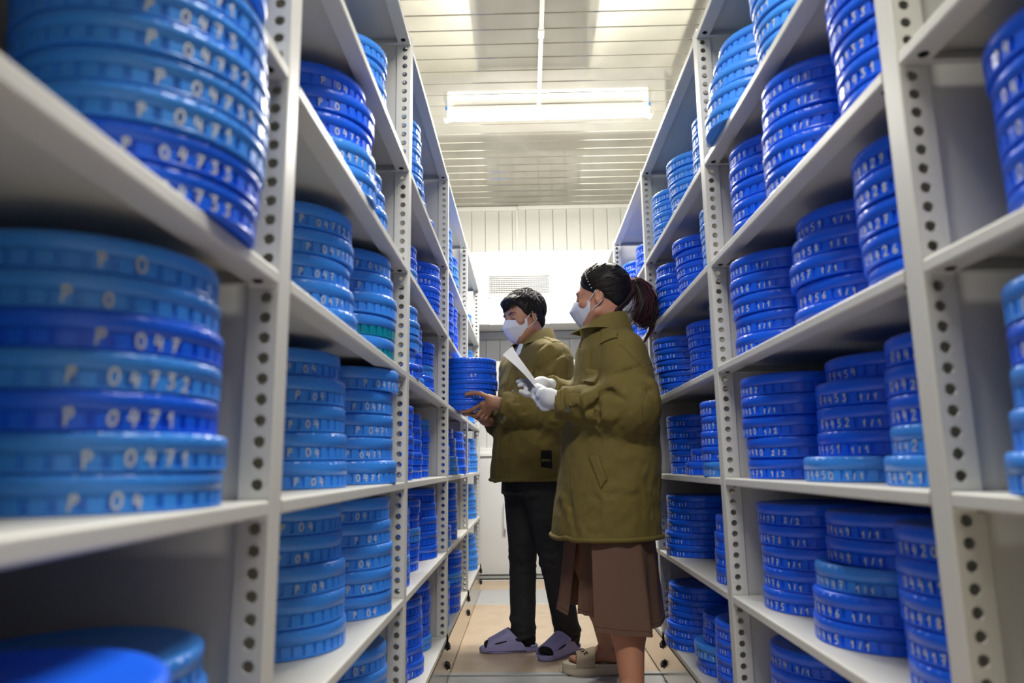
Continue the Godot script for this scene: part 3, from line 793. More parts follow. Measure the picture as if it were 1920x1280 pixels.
# ---------------------------------------------------------------- smooth bodies: a signed distance made of tapered capsules, ellipsoids and lofts, meshed with surface nets
class Sdf:
	var kind := PackedInt32Array()
	var pa := PackedVector3Array(); var pb := PackedVector3Array()
	var ra := PackedFloat32Array(); var rb := PackedFloat32Array()
	var kk := PackedFloat32Array(); var op := PackedInt32Array()
	var inv := []            # inverse bases or loft tables
	var amp := 0.0
	var disp: Callable
	var cut_y := -1e9        # flat hem
	var cur := PackedInt32Array()
	func all() -> Sdf:
		cur.clear()
		for i in kind.size(): cur.append(i)
		return self
	func _add(kd: int, a: Vector3, b: Vector3, r0: float, r1: float, k: float, o: int, x):
		kind.append(kd); pa.append(a); pb.append(b); ra.append(r0); rb.append(r1); kk.append(k); op.append(o); inv.append(x)
	func cap(a: Vector3, b: Vector3, r0: float, r1: float, k := 0.02, o := 0): _add(0, a, b, r0, r1, k, o, null)
	func chain(pts: Array, rs: Array, k := 0.02, o := 0):
		for i in pts.size() - 1: cap(pts[i], pts[i + 1], rs[i], rs[i + 1], k, o)
	func ell(c: Vector3, r: Vector3, basis := Basis(), k := 0.02, o := 0): _add(1, c, r, minf(r.x, minf(r.y, r.z)), maxf(r.x, maxf(r.y, r.z)), k, o, basis.orthonormalized().transposed())
	# sections [y, cx, cz, half width, half depth], low to high; yaw of the width axis
	func loft(sec: Array, wide: Vector2, k := 0.03, o := 0): _add(2, Vector3.ZERO, Vector3(wide.x, 0, wide.y), 0, 0, k, o, sec)
	func prim(i: int, p: Vector3) -> float:
		match kind[i]:
			0:
				var a := pa[i]; var ba := pb[i] - a; var q := p - a
				var t := clampf(q.dot(ba) / ba.length_squared(), 0.0, 1.0)
				return (q - ba * t).length() - lerpf(ra[i], rb[i], t)
			1:
				var b: Basis = inv[i]
				var q := b * (p - pa[i]); var r := pb[i]
				var u := q / r
				var k0 := u.length()
				if k0 < 1e-4: return -ra[i]
				return k0 * (k0 - 1.0) / (u / r).length()
			2:
				var s: Array = inv[i]
				var n := s.size()
				var j := 0
				while j < n - 2 and p.y > s[j + 1][0]: j += 1
				var lo: Array = s[j]; var hi: Array = s[j + 1]
				var t := clampf((p.y - lo[0]) / (hi[0] - lo[0]), 0.0, 1.0)
				var dx: float = p.x - lerpf(lo[1], hi[1], t); var dz: float = p.z - lerpf(lo[2], hi[2], t)
				var w := pb[i]
				var u := (dx * w.x + dz * w.z) / lerpf(lo[3], hi[3], t)
				var v := (-dx * w.z + dz * w.x) / lerpf(lo[4], hi[4], t)
				var m: float = minf(lerpf(lo[3], hi[3], t), lerpf(lo[4], hi[4], t))
				var d := (pow(u * u * u * u * 0.35 + v * v * v * v * 0.35 + u * u * v * v * 0.7 + 0.65 * (u * u + v * v) * (u * u + v * v), 0.25) - 1.0) * m
				return maxf(d, maxf(s[0][0] - p.y, p.y - s[n - 1][0]))
		return 1e3
	func eval(p: Vector3) -> float:
		var d := 1e3
		for i in cur:
			var e := prim(i, p)
			var k := kk[i]
			if op[i] == 0:
				var h := maxf(k - absf(d - e), 0.0) / k
				d = minf(d, e) - h * h * k * 0.25
			else:
				e = -e
				var h := maxf(k - absf(d - e), 0.0) / k
				d = maxf(d, e) + h * h * k * 0.25
		if amp > 0.0 and absf(d) < 0.06: d -= disp.call(p)
		if cut_y > -1e8: d = maxf(d, cut_y - p.y)
		return d
	func grad(p: Vector3) -> Vector3:
		var e := 0.002
		return Vector3(eval(p + Vector3(e, 0, 0)) - eval(p - Vector3(e, 0, 0)), eval(p + Vector3(0, e, 0)) - eval(p - Vector3(0, e, 0)), eval(p + Vector3(0, 0, e)) - eval(p - Vector3(0, 0, e))).normalized()
	func snap(p: Vector3) -> Vector3:
		for i in 8:
			var d := eval(p)
			if absf(d) < 0.0004: break
			p -= grad(p) * d * 0.8
		return p

func nets(g: Geo, s: Sdf, lo: Vector3, hi: Vector3, cell: float):
	const B := 8
	var nb := Vector3i(((hi - lo) / (cell * B)).ceil())
	var n := nb * B
	var sx := n.x + 1; var sy := n.y + 1
	var vals := PackedFloat32Array(); vals.resize(sx * sy * (n.z + 1)); vals.fill(1000.0)
	var act := []
	var hd := B * cell * 0.5 * 1.7321
	for bz in nb.z:
		for by in nb.y:
			for bx in nb.x:
				var c := lo + (Vector3(bx, by, bz) + Vector3(0.5, 0.5, 0.5)) * (cell * B)
				s.cur.clear()
				for i in s.kind.size():
					if s.prim(i, c) < hd * 1.6 + s.kk[i] + s.amp: s.cur.append(i)
				if s.cur.is_empty(): continue
				var dc := s.eval(c)
				if dc > hd * 1.6 + s.amp + 0.01: continue
				var inside := dc < -(hd * 2.2 + s.amp + 0.02)
				for z in range(bz * B, bz * B + B + 1):
					for y in range(by * B, by * B + B + 1):
						var row := (z * sy + y) * sx
						for x in range(bx * B, bx * B + B + 1):
							if vals[row + x] == 1000.0:
								vals[row + x] = -1.0 if inside else s.eval(lo + Vector3(x, y, z) * cell)
				if not inside: act.append(Vector3i(bx, by, bz))
	s.all()
	var idx := {}
	var pos := PackedVector3Array()
	var co := [Vector3i(0, 0, 0), Vector3i(1, 0, 0), Vector3i(0, 1, 0), Vector3i(1, 1, 0), Vector3i(0, 0, 1), Vector3i(1, 0, 1), Vector3i(0, 1, 1), Vector3i(1, 1, 1)]
	var off := PackedInt32Array()
	for q in co: off.append((q.z * sy + q.y) * sx + q.x)
	var ed := [[0, 1], [2, 3], [4, 5], [6, 7], [0, 2], [1, 3], [4, 6], [5, 7], [0, 4], [1, 5], [2, 6], [3, 7]]
	var cells := []
	for b in act:
		for z in range(b.z * B, b.z * B + B):
			for y in range(b.y * B, b.y * B + B):
				for x in range(b.x * B, b.x * B + B):
					var at0 := (z * sy + y) * sx + x
					var m := 0
					for q in 8:
						if vals[at0 + off[q]] < 0.0: m |= 1 << q
					if m == 0 or m == 255: continue
					var sum := Vector3.ZERO; var cnt := 0
					for e in ed:
						var v0 := vals[at0 + off[e[0]]]; var v1 := vals[at0 + off[e[1]]]
						if (v0 < 0.0) == (v1 < 0.0): continue
						var t := v0 / (v0 - v1)
						sum += Vector3(co[e[0]]).lerp(Vector3(co[e[1]]), t); cnt += 1
					idx[at0] = pos.size()
					pos.append(lo + (Vector3(x, y, z) + sum / cnt) * cell)
					cells.append(at0)
	var tri := PackedInt32Array()
	var ax := [[1, sx, sx * sy], [sx, sx * sy, 1], [sx * sy, 1, sx]]
	for at0 in cells:
		var v0 := vals[at0] < 0.0
		for a in ax:
			if (vals[at0 + a[0]] < 0.0) == v0: continue
			var i1 = idx.get(at0 - a[1]); var i2 = idx.get(at0 - a[1] - a[2]); var i3 = idx.get(at0 - a[2])
			if i1 == null or i2 == null or i3 == null: continue
			var i0: int = idx[at0]
			if v0: tri.append_array([i0, i1, i2, i0, i2, i3])
			else: tri.append_array([i0, i2, i1, i0, i3, i2])
	var nor := PackedVector3Array(); nor.resize(pos.size())
	for k in range(0, tri.size(), 3):
		var f := (pos[tri[k + 1]] - pos[tri[k]]).cross(pos[tri[k + 2]] - pos[tri[k]])
		nor[tri[k]] += f; nor[tri[k + 1]] += f; nor[tri[k + 2]] += f
	# outward or inward: compare with the field once
	if pos.size():
		var k := pos.size() / 2
		if s.eval(pos[k] + nor[k].normalized() * cell * 0.7) < s.eval(pos[k] - nor[k].normalized() * cell * 0.7):
			for q in nor.size(): nor[q] = -nor[q]
	var base := g.v.size()
	for k in pos.size():
		g.vert(pos[k], nor[k].normalized(), Vector2(pos[k].x, pos[k].y))
	for k in range(0, tri.size(), 3): g.face(base + tri[k], base + tri[k + 1], base + tri[k + 2])

# a piece of cloth laid on a body: four corners, laid down, with thickness
func patch(g: Geo, s: Sdf, a: Vector3, b: Vector3, c: Vector3, d: Vector3, nu: int, nv: int, th: float, lift := 0.0):
	var bs := []; var tp := []
	for j in nv + 1:
		for i in nu + 1:
			var u := float(i) / nu; var v := float(j) / nv
			var p := s.snap(a.lerp(b, u).lerp(d.lerp(c, u), v))
			var n := s.grad(p)
			var e := minf(minf(u, 1 - u) * nu, minf(v, 1 - v) * nv)
			bs.append(p - n * 0.004); tp.append(p + n * (th * (0.55 if e < 0.5 else 1.0) + lift * v))
	sheet(g, tp, bs, nu, nv)

# closed thin sheet between two grids of points
func sheet(g: Geo, tp: Array, bs: Array, nu: int, nv: int):
	for side in 2:
		var src := tp if side == 0 else bs
		var base := g.v.size()
		for j in nv + 1:
			for i in nu + 1:
				var k := j * (nu + 1) + i
				var du: Vector3 = src[j * (nu + 1) + mini(i + 1, nu)] - src[j * (nu + 1) + maxi(i - 1, 0)]
				var dv: Vector3 = src[mini(j + 1, nv) * (nu + 1) + i] - src[maxi(j - 1, 0) * (nu + 1) + i]
				var n := du.cross(dv).normalized()
				var out: Vector3 = (tp[k] - bs[k]) * (1.0 if side == 0 else -1.0)
				if n.dot(out) < 0: n = -n
				g.vert(src[k], n, Vector2(float(i) / nu, float(j) / nv))
		for j in nv:
			for i in nu:
				var q := base + j * (nu + 1) + i
				g.face(q, q + 1, q + nu + 2); g.face(q, q + nu + 2, q + nu + 1)
	var rim := []
	for i in nu: rim.append([i, i + 1])
	for j in nv: rim.append([j * (nu + 1) + nu, (j + 1) * (nu + 1) + nu])
	for i in nu: rim.append([nv * (nu + 1) + nu - i, nv * (nu + 1) + nu - i - 1])
	for j in nv: rim.append([(nv - j) * (nu + 1), (nv - j - 1) * (nu + 1)])
	var mid: Vector3 = tp[(nv / 2) * (nu + 1) + nu / 2]
	for r in rim:
		var n: Vector3 = (tp[r[1]] - tp[r[0]]).cross(bs[r[0]] - tp[r[0]]).normalized()
		if n.dot(tp[r[0]] - mid) < 0: n = -n
		g.quad(tp[r[0]], tp[r[1]], bs[r[1]], bs[r[0]], n)

func grooves(s: Sdf, lines: Array, r := 0.008, k := 0.022):
	# sharp folds pressed into cloth
	s.all()
	var add := []
	for l in lines:
		var q := []
		for p in l: q.append(s.snap(p))
		add.append(q)
	for q in add:
		for i in q.size() - 1: s.cap(q[i], q[i + 1], r * (0.5 if i == 0 else 1.0), r * (0.35 if i == q.size() - 2 else 1.0), k, 1)

func ridges(s: Sdf, lines: Array, r := 0.016, deep := 0.007):
	# soft rolls of cloth beside the folds
	s.all()
	var add := []
	for l in lines:
		var q := []
		for p in l:
			var w := s.snap(p)
			q.append(w - s.grad(w) * deep)
		add.append(q)
	for q in add:
		for i in q.size() - 1: s.cap(q[i], q[i + 1], r * (0.7 if i == 0 else 1.0), r * (0.6 if i == q.size() - 2 else 1.0), 0.03)

func flap(called: String, parent: Node, s: Sdf, a: Vector3, b: Vector3, c: Vector3, d: Vector3, th: float, lift := 0.0) -> MeshInstance3D:
	var g := Geo.new()
	patch(g, s, a, b, c, d, 8, 8, th, lift)
	var o := part(called, g.mesh(M.olive), parent)
	g = Geo.new()
	var q := []
	for e in [[a, d], [d, c], [c, b]]:
		for i in 8:
			var v := float(i) / 8.0
			var w := s.snap((e[0] as Vector3).lerp(e[1], v))
			q.append(w + s.grad(w) * (th * 0.5))
	g.tube(q, 0.0015, 5)
	part("stitching", g.mesh(M.stitch), o)
	return o

func seam(g: Geo, s: Sdf, pts: Array, r := 0.0014):
	var q := []
	for k in pts.size() - 1:
		for i in 6: q.append(s.snap((pts[k] as Vector3).lerp(pts[k + 1], i / 6.0)))
	q.append(s.snap(pts[pts.size() - 1]))
	g.tube(q, r, 5)

func button(parent: Node, s: Sdf, p: Vector3, r := 0.011, m: Material = null):
	p = s.snap(p)
	var n := s.grad(p)
	var t := Transform3D(Basis(Quaternion(Vector3.UP, n)), p)
	var g := Geo.new()
	g.lathe([Vector2(0, 0.0022), Vector2(r * 0.55, 0.0022), Vector2(r * 0.62, 0.0038), Vector2(r * 0.9, 0.0040), Vector2(r, 0.0026), Vector2(r, -0.002)], 18, t)
	part("button", g.mesh(m if m else M.button), parent)

func hand(s: Sdf, wrist: Vector3, fingers: Array, fat := 1.0, palm := 0.017):
	# fingers: [knuckle, middle joint, tip] each, thumb last
	for i in fingers.size():
		var f: Array = fingers[i]
		var thumb := i == fingers.size() - 1
		s.cap(wrist, f[0], 0.021 * fat if not thumb else 0.018, palm * fat * (0.62 if not thumb else 0.85), 0.014)
		var r := ([0.0092, 0.0095, 0.009, 0.008, 0.0108][i] as float) * fat
		var k := 0.004
		if f.size() == 4:
			s.cap(f[0], f[1], r * 1.08, r, 0.006); s.cap(f[1], f[2], r, r * 0.93, k); s.cap(f[2], f[3], r * 0.93, r * 0.78, k)
		else:
			var d: Vector3 = f[1].lerp(f[2], 0.5) + (f[1] - (f[0] + f[2]) * 0.5).normalized() * 0.003
			s.cap(f[0], f[1], r * 1.1, r, 0.006); s.cap(f[1], d, r, r * 0.92, k); s.cap(d, f[2], r * 0.92, r * 0.78, k)
	# web of the palm between the knuckles
	for i in fingers.size() - 2: s.cap(fingers[i][0], fingers[i + 1][0], 0.0105 * fat, 0.0105 * fat, 0.008)

func head_sdf(s: Sdf, t: Transform3D, slim := 1.0):
	# t: +z of the head looks forward, +x is the person's left
	var b := t.basis
	var L := func(x: float, y: float, z: float) -> Vector3: return t * Vector3(x * slim, y, z)
	s.ell(L.call(0, 0.038, -0.018), Vector3(0.074 * slim, 0.088, 0.094), b, 0.02)
	s.ell(L.call(0, -0.028, 0.028), Vector3(0.061 * slim, 0.088, 0.064), b, 0.04)
	s.ell(L.call(0, -0.094, 0.060), Vector3(0.026, 0.021, 0.024), b, 0.035)
	for x in [-1, 1]:
		s.ell(L.call(x * 0.045, -0.022, 0.062), Vector3(0.021, 0.017, 0.020), b, 0.025)
		s.cap(L.call(x * 0.052, -0.062, 0.010), L.call(x * 0.020, -0.098, 0.055), 0.020, 0.018, 0.03)
	s.cap(L.call(-0.036, 0.024, 0.078), L.call(0.036, 0.024, 0.078), 0.011, 0.011, 0.018)
	for x in [-1, 1]: s.ell(L.call(x * 0.031, 0.004, 0.095), Vector3(0.019, 0.011, 0.014), b, 0.014, 1)
	for x in [-1, 1]:
		s.ell(L.call(x * 0.031, 0.002, 0.0765), Vector3(0.0145, 0.0115, 0.0125), b, 0.005)
		s.cap(L.call(x * 0.017, 0.0005, 0.087), L.call(x * 0.043, -0.0005, 0.083), 0.0022, 0.0022, 0.004)
	s.cap(L.call(0, 0.014, 0.088), L.call(0, -0.028, 0.108), 0.008, 0.011, 0.014)
	for x in [-1, 1]: s.ell(L.call(x * 0.011, -0.033, 0.098), Vector3(0.0085, 0.007, 0.010), b, 0.008)
	s.ell(L.call(0, -0.058, 0.086), Vector3(0.023, 0.006, 0.009), b, 0.008); s.ell(L.call(0, -0.069, 0.084), Vector3(0.020, 0.006, 0.009), b, 0.008)
	for x in [-1, 1]:
		var eb := b * Basis(Vector3.UP, x * 0.45) * Basis(Vector3.RIGHT, -0.15)
		s.ell(L.call(x * 0.076, -0.004, -0.010), Vector3(0.0085, 0.031, 0.0185), eb, 0.006)
		s.ell(L.call(x * 0.0745, -0.030, -0.003), Vector3(0.007, 0.010, 0.009), eb, 0.006)
		s.ell(L.call(x * 0.0845, 0.002, -0.007), Vector3(0.0055, 0.019, 0.010), eb, 0.004, 1)

func mask_mesh(t: Transform3D, slim := 1.0) -> Geo:
	# folded respirator: rows from the top edge over the ridge to under the chin
	var g := Geo.new()
	var rows := [
		[Vector3(0.071, -0.014, 0.034), Vector3(0.048, -0.012, 0.083), Vector3(0.020, -0.002, 0.104), Vector3(0.0, 0.000, 0.113)],
		[Vector3(0.070, -0.026, 0.035), Vector3(0.052, -0.026, 0.087), Vector3(0.024, -0.024, 0.116), Vector3(0.0, -0.022, 0.128)],
		[Vector3(0.069, -0.040, 0.036), Vector3(0.052, -0.040, 0.088), Vector3(0.026, -0.039, 0.122), Vector3(0.0, -0.037, 0.138)],
		[Vector3(0.068, -0.041, 0.036), Vector3(0.050, -0.043, 0.087), Vector3(0.025, -0.043, 0.120), Vector3(0.0, -0.042, 0.136)],
		[Vector3(0.064, -0.060, 0.035), Vector3(0.047, -0.066, 0.080), Vector3(0.024, -0.070, 0.108), Vector3(0.0, -0.072, 0.122)],
		[Vector3(0.058, -0.085, 0.032), Vector3(0.043, -0.094, 0.066), Vector3(0.022, -0.104, 0.090), Vector3(0.0, -0.108, 0.100)],
		[Vector3(0.050, -0.096, 0.026), Vector3(0.036, -0.108, 0.050), Vector3(0.018, -0.117, 0.068), Vector3(0.0, -0.120, 0.076)]]
	var tp := []; var bs := []
	var nu := 24
	for r in rows:
		var c := Curve3D.new()
		var pts := []
		for k in 4: pts.append(Vector3(-r[k].x, r[k].y, r[k].z))
		for k in 3: pts.append(r[2 - k])
		for k in 7:
			var a: Vector3 = pts[maxi(k - 1, 0)]; var b: Vector3 = pts[mini(k + 1, 6)]
			var tg := (b - a) * 0.18
			c.add_point(pts[k], -tg, tg)
		for i in nu + 1:
			var p := c.sample_baked(c.get_baked_length() * i / nu)
			p.x *= slim
			tp.append(t * p)
			bs.append(t * (p - Vector3(p.x * 0.03, 0, 0.0035)))
	sheet(g, tp, bs, nu, rows.size() - 1)
	return g

func loops(parent: Node, t: Transform3D, slim := 1.0):
	for x in [-1.0, 1.0]:
		var g := Geo.new()
		for q in [[Vector3(0.070, -0.016, 0.034), Vector3(0.0775, 0.004, 0.014), Vector3(0.0795, 0.024, -0.004), Vector3(0.0785, 0.020, -0.018)], [Vector3(0.064, -0.058, 0.034), Vector3(0.0765, -0.046, 0.012), Vector3(0.0795, -0.034, -0.008), Vector3(0.0785, -0.020, -0.022)]]:
			var pts := []
			for p in q: pts.append(t * Vector3(p.x * x * slim, p.y, p.z))
			g.tube(pts, 0.0019, 6)
		part("ear_loop", g.mesh(M.mask), parent)

func strand(g: Geo, pts: Array, r: float, c: Color, seg := 4):
	g.col = c
	var rs := []
	for k in pts.size(): rs.append(r * (1.0 - 0.75 * pow(float(k) / (pts.size() - 1), 2.0)))
	g.tube(pts, rs, seg, 1.0, Vector3(0.3, 0.9, 0.2), false)

# ---------------------------------------------------------------- the two people
var fn := FastNoiseLite.new()

func people_materials():
	M.skin_m = mat(Color(0.66, 0.48, 0.38), 0.5); M.skin_m.subsurf_scatter_enabled = true; M.skin_m.subsurf_scatter_strength = 0.12
	M.skin_w = mat(Color(0.72, 0.51, 0.40), 0.5); M.skin_w.subsurf_scatter_enabled = true; M.skin_w.subsurf_scatter_strength = 0.12
	M.hair = mat(Color(1, 1, 1), 0.5, 0.0, 0.35); M.hair.vertex_color_use_as_albedo = true
	M.brow = mat(Color(0.04, 0.035, 0.03), 0.6)
	M.olive = mat(Color(0.41, 0.36, 0.155), 0.85); M.olive.rim_enabled = true; M.olive.rim = 0.15; M.olive.rim_tint = 0.6
	M.olive.normal_enabled = true; M.olive.normal_texture = noise_tex(0.05, [], 256, 3, true, 11); M.olive.normal_scale = 0.35
	M.olive.uv1_triplanar = true; M.olive.uv1_world_triplanar = true; M.olive.uv1_scale = Vector3(9, 9, 9)
	M.stitch = mat(Color(0.33, 0.29, 0.125), 0.85)
	M.lining = mat(Color(0.25, 0.22, 0.12), 0.9)
	M.button = mat(Color(0.36, 0.38, 0.33), 0.3)
	M.denim = mat(Color(0.135, 0.138, 0.152), 0.85)
	world_tex(M.denim, noise_tex(0.02, [Color(0.7, 0.7, 0.72), Color(1, 1, 1), Color(0.8, 0.8, 0.8)], 256, 4, false, 21), Vector3(3, 3, 3))
	M.sock = mat(Color(0.025, 0.025, 0.03), 0.9)
	M.lilac = mat(Color(0.55, 0.54, 0.73), 0.55)
	M.pin = mat(Color(0.14, 0.13, 0.22), 0.8)
	M.lilac_ink = mat(Color(0.38, 0.38, 0.72), 0.6)
	M.mask = mat(Color(0.82, 0.83, 0.87), 0.8)
	M.glove = mat(Color(0.82, 0.83, 0.84), 0.85)
	M.shirt = mat(Color(0.86, 0.88, 0.88), 0.8)
	M.sweater = mat(Color(0.05, 0.24, 0.22), 0.9)
	M.skirt = mat(Color(0.40, 0.30, 0.245), 0.9)
	M.skirt.normal_enabled = true; M.skirt.normal_texture = noise_tex(0.08, [], 256, 2, true, 31); M.skirt.normal_scale = 0.5
	M.skirt.uv1_triplanar = true; M.skirt.uv1_world_triplanar = true; M.skirt.uv1_scale = Vector3(14, 14, 14)
	M.cream = mat(Color(0.80, 0.75, 0.66), 0.7)
	M.felt = mat(Color(0.66, 0.60, 0.51), 0.95)
	M.paper = mat(Color(0.60, 0.60, 0.63), 0.7)
	M.print = mat(Color(0.45, 0.45, 0.48), 0.8)
	M.pink = mat(Color(0.86, 0.58, 0.55), 0.6)
	M.pearl = mat(Color(0.85, 0.85, 0.85), 0.2)
	M.silver = mat(Color(0.7, 0.7, 0.7), 0.25, 1.0)

func crease(p: Vector3, c: Vector3, dir: Vector3, wave: float, reach: float, a: float) -> float:
	# puckers round a bent joint
	var q := p - c
	var w := exp(-q.length_squared() / (reach * reach))
	if w < 0.02: return 0.0
	var t := q.dot(dir) / wave + 0.8 * fn.get_noise_3d(p.x * 900.0, p.y * 900.0, p.z * 900.0)
	var s := sin(t * TAU)
	return a * w * (s * absf(s) * 0.5 + s * 0.5)

func cloth_noise(p: Vector3) -> float:
	var a := fn.get_noise_3d(p.x * 520.0, p.y * 380.0, p.z * 520.0)
	var b := fn.get_noise_3d(p.x * 1300.0 + 50.0, p.y * 900.0, p.z * 1300.0)
	return 0.006 * a + 0.0045 * (0.35 - absf(b)) 

func head_frame(at: Vector3, fwd: Vector3, up := Vector3.UP) -> Transform3D:
	var z := fwd.normalized()
	var x := up.cross(z).normalized()
	return Transform3D(Basis(x, z.cross(x), z), at)

func person(label: String, at: Vector3) -> Node3D:
	return thing("person", label, "person", at)

func cap_hair(s: Sdf, t: Transform3D, slim: float, grow: float):
	var b := t.basis
	s.ell(t * Vector3(0, 0.046, -0.022), Vector3(0.077 * slim + grow, 0.087 + grow, 0.096 + grow), b, 0.015)

func people():
	fn.seed = 4; fn.frequency = 0.01; fn.fractal_octaves = 2
	people_materials()
	man()
	woman()

func man():
	var o := person("man in an olive jacket, black trousers and white mask lifting film cans", Vector3(0.02, 0, -3.36))
	var sh := at(-0.02, 0, 3.36)
	var H := head_frame(Vector3(-0.004, 1.545, -3.385), Vector3(-0.80, -0.22, 0.56), Vector3(-0.12, 1, 0.05))
	# ---- body: one skin
	var s := Sdf.new()
	head_sdf(s, H)
	s.cap(H * Vector3(0, -0.055, -0.030), Vector3(0.055, 1.385, -3.40), 0.054, 0.060, 0.03)
	var g := Geo.new()
	var hs := s
	nets(g, s, H.origin - Vector3(0.16, 0.19, 0.16), H.origin + Vector3(0.17, 0.16, 0.16), 0.0036)
	s = Sdf.new()
	# the trunk and limbs inside the clothes
	s.loft([[0.74, 0.02, -3.38, 0.15, 0.10], [0.95, 0.03, -3.39, 0.14, 0.10], [1.22, 0.045, -3.40, 0.16, 0.11], [1.34, 0.05, -3.40, 0.13, 0.08], [1.40, 0.055, -3.40, 0.06, 0.055]], Vector2(0.507, 0.862), 0.05)
	s.chain([Vector3(0.13, 1.30, -3.25), Vector3(0.15, 1.06, -3.20), Vector3(-0.148, 1.115, -3.245)], [0.045, 0.036, 0.026], 0.02)
	s.chain([Vector3(-0.04, 1.30, -3.53), Vector3(-0.03, 1.05, -3.52), Vector3(-0.19, 1.05, -3.44)], [0.045, 0.036, 0.026], 0.02)
	s.chain([Vector3(-0.02, 0.78, -3.44), Vector3(-0.025, 0.40, -3.42), Vector3(-0.028, 0.08, -3.385)], [0.08, 0.05, 0.036], 0.02)
	s.chain([Vector3(0.06, 0.78, -3.32), Vector3(0.118, 0.40, -3.30), Vector3(0.17, 0.08, -3.36)], [0.08, 0.05, 0.036], 0.02)
	nets(g, s, Vector3(-0.25, 0.03, -3.62), Vector3(0.30, 1.42, -3.12), 0.013)
	# left hand under the can stack
	s = Sdf.new()
	hand(s, Vector3(-0.150, 1.118, -3.243), [
		[Vector3(-0.200, 1.112, -3.255), Vector3(-0.240, 1.094, -3.276), Vector3(-0.268, 1.083, -3.290), Vector3(-0.296, 1.079, -3.298)],
		[Vector3(-0.192, 1.096, -3.262), Vector3(-0.224, 1.064, -3.276), Vector3(-0.250, 1.060, -3.305)],
		[Vector3(-0.182, 1.084, -3.272), Vector3(-0.206, 1.052, -3.284), Vector3(-0.230, 1.052, -3.315)],
		[Vector3(-0.170, 1.076, -3.282), Vector3(-0.188, 1.047, -3.292), Vector3(-0.209, 1.050, -3.318)],
		[Vector3(-0.170, 1.140, -3.242), Vector3(-0.207, 1.160, -3.256), Vector3(-0.245, 1.167, -3.272), Vector3(-0.279, 1.161, -3.277)]], 1.0, 0.020)
	s.cap(Vector3(-0.150, 1.118, -3.243), Vector3(-0.06, 1.10, -3.236), 0.027, 0.031, 0.02)
	nets(g, s, Vector3(-0.32, 1.02, -3.34), Vector3(-0.07, 1.20, -3.18), 0.0032)
	# right hand below the far side of the stack
	s = Sdf.new()
	hand(s, Vector3(-0.195, 1.052, -3.44), [
		[Vector3(-0.238, 1.070, -3.425), Vector3(-0.268, 1.080, -3.41), Vector3(-0.30, 1.079, -3.40)],
		[Vector3(-0.242, 1.068, -3.442), Vector3(-0.272, 1.078, -3.43), Vector3(-0.305, 1.079, -3.42)],
		[Vector3(-0.240, 1.066, -3.460), Vector3(-0.268, 1.076, -3.455), Vector3(-0.298, 1.079, -3.45)],
		[Vector3(-0.236, 1.064, -3.476), Vector3(-0.260, 1.075, -3.474), Vector3(-0.282, 1.079, -3.47)],
		[Vector3(-0.212, 1.062, -3.42), Vector3(-0.222, 1.074, -3.395), Vector3(-0.236, 1.078, -3.37)]])
	s.cap(Vector3(-0.195, 1.052, -3.44), Vector3(-0.12, 1.04, -3.47), 0.026, 0.03, 0.02)
	nets(g, s, Vector3(-0.33, 1.0, -3.52), Vector3(-0.13, 1.12, -3.33), 0.0036)
	part("body", g.mesh(M.skin_m), o, sh)
	# nails and ring
	g = Geo.new()
	g.lathe([Vector2(0.0092, -0.0018), Vector2(0.0105, -0.0012), Vector2(0.0105, 0.0012), Vector2(0.0092, 0.0018)], 16, Transform3D(Basis(Quaternion(Vector3.UP, (Vector3(-0.206, 1.052, -3.284) - Vector3(-0.182, 1.084, -3.272)).normalized())), Vector3(-0.197, 1.064, -3.2795)))
	part("ring", g.mesh(M.silver), o, sh)
	face_marks(o, sh, H, 1.0, hs)
	# ---- hair
	s = Sdf.new()
	cap_hair(s, H, 1.0, 0.011)
	s.ell(H * Vector3(0, -0.030, -0.070), Vector3(0.062, 0.045, 0.032), H.basis, 0.03)
	s.ell(H * Vector3(-0.012, 0.084, 0.056), Vector3(0.060, 0.028, 0.036), H.basis, 0.03)
	s.ell(H * Vector3(0.016, -0.020, 0.118), Vector3(0.10, 0.114, 0.088), H.basis, 0.012, 1)
	s.ell(H * Vector3(0, -0.075, 0.015), Vector3(0.11, 0.075, 0.055), H.basis, 0.012, 1)
	s.amp = 0.003
	s.disp = func(p): return 0.003 * fn.get_noise_3d(p.x * 4000.0, p.y * 1500.0, p.z * 4000.0)
	g = Geo.new(); g.coloured = true
	g.col = Color(0.012, 0.011, 0.011)
	nets(g, s, H.origin - Vector3(0.15, 0.14, 0.15), H.origin + Vector3(0.15, 0.19, 0.15), 0.004)
	var r2 := RandomNumberGenerator.new(); r2.seed = 3
	for k in 1500:
		# points over the scalp, combed forward on top and down at the back
		var y := 1.0 - r2.randf() * 1.25
		var a := r2.randf() * TAU
		var d := Vector3(sqrt(maxf(0.0, 1 - y * y)) * cos(a), y, sqrt(maxf(0.0, 1 - y * y)) * sin(a))
		if d.z > 0.35 and d.y < 0.35: continue
		if d.y < -0.12 and d.z > -0.45: continue
		var p0 := Vector3(0, 0.046, -0.022) + d * Vector3(0.082, 0.092, 0.102)
		var dir := Vector3(d.x * 0.6 - 0.25, -0.35 - maxf(0.0, -d.z) * 0.8, 0.9 if d.y > 0.3 and d.z > -0.4 else 0.1)
		dir = (dir - d * dir.dot(d)).normalized()
		var ln := r2.randf_range(0.028, 0.05)
		var pts := []
		for i in 5:
			var f := i / 4.0
			var q := p0 + dir * ln * f + d * (0.012 * sin(f * 2.2)) - d * (f * f * ln * ln * 4.5)
			pts.append(H * q)
		var tone := r2.randf_range(0.006, 0.022)
		strand(g, pts, r2.randf_range(0.0014, 0.0026), Color(tone, tone * 0.95, tone * 0.95))
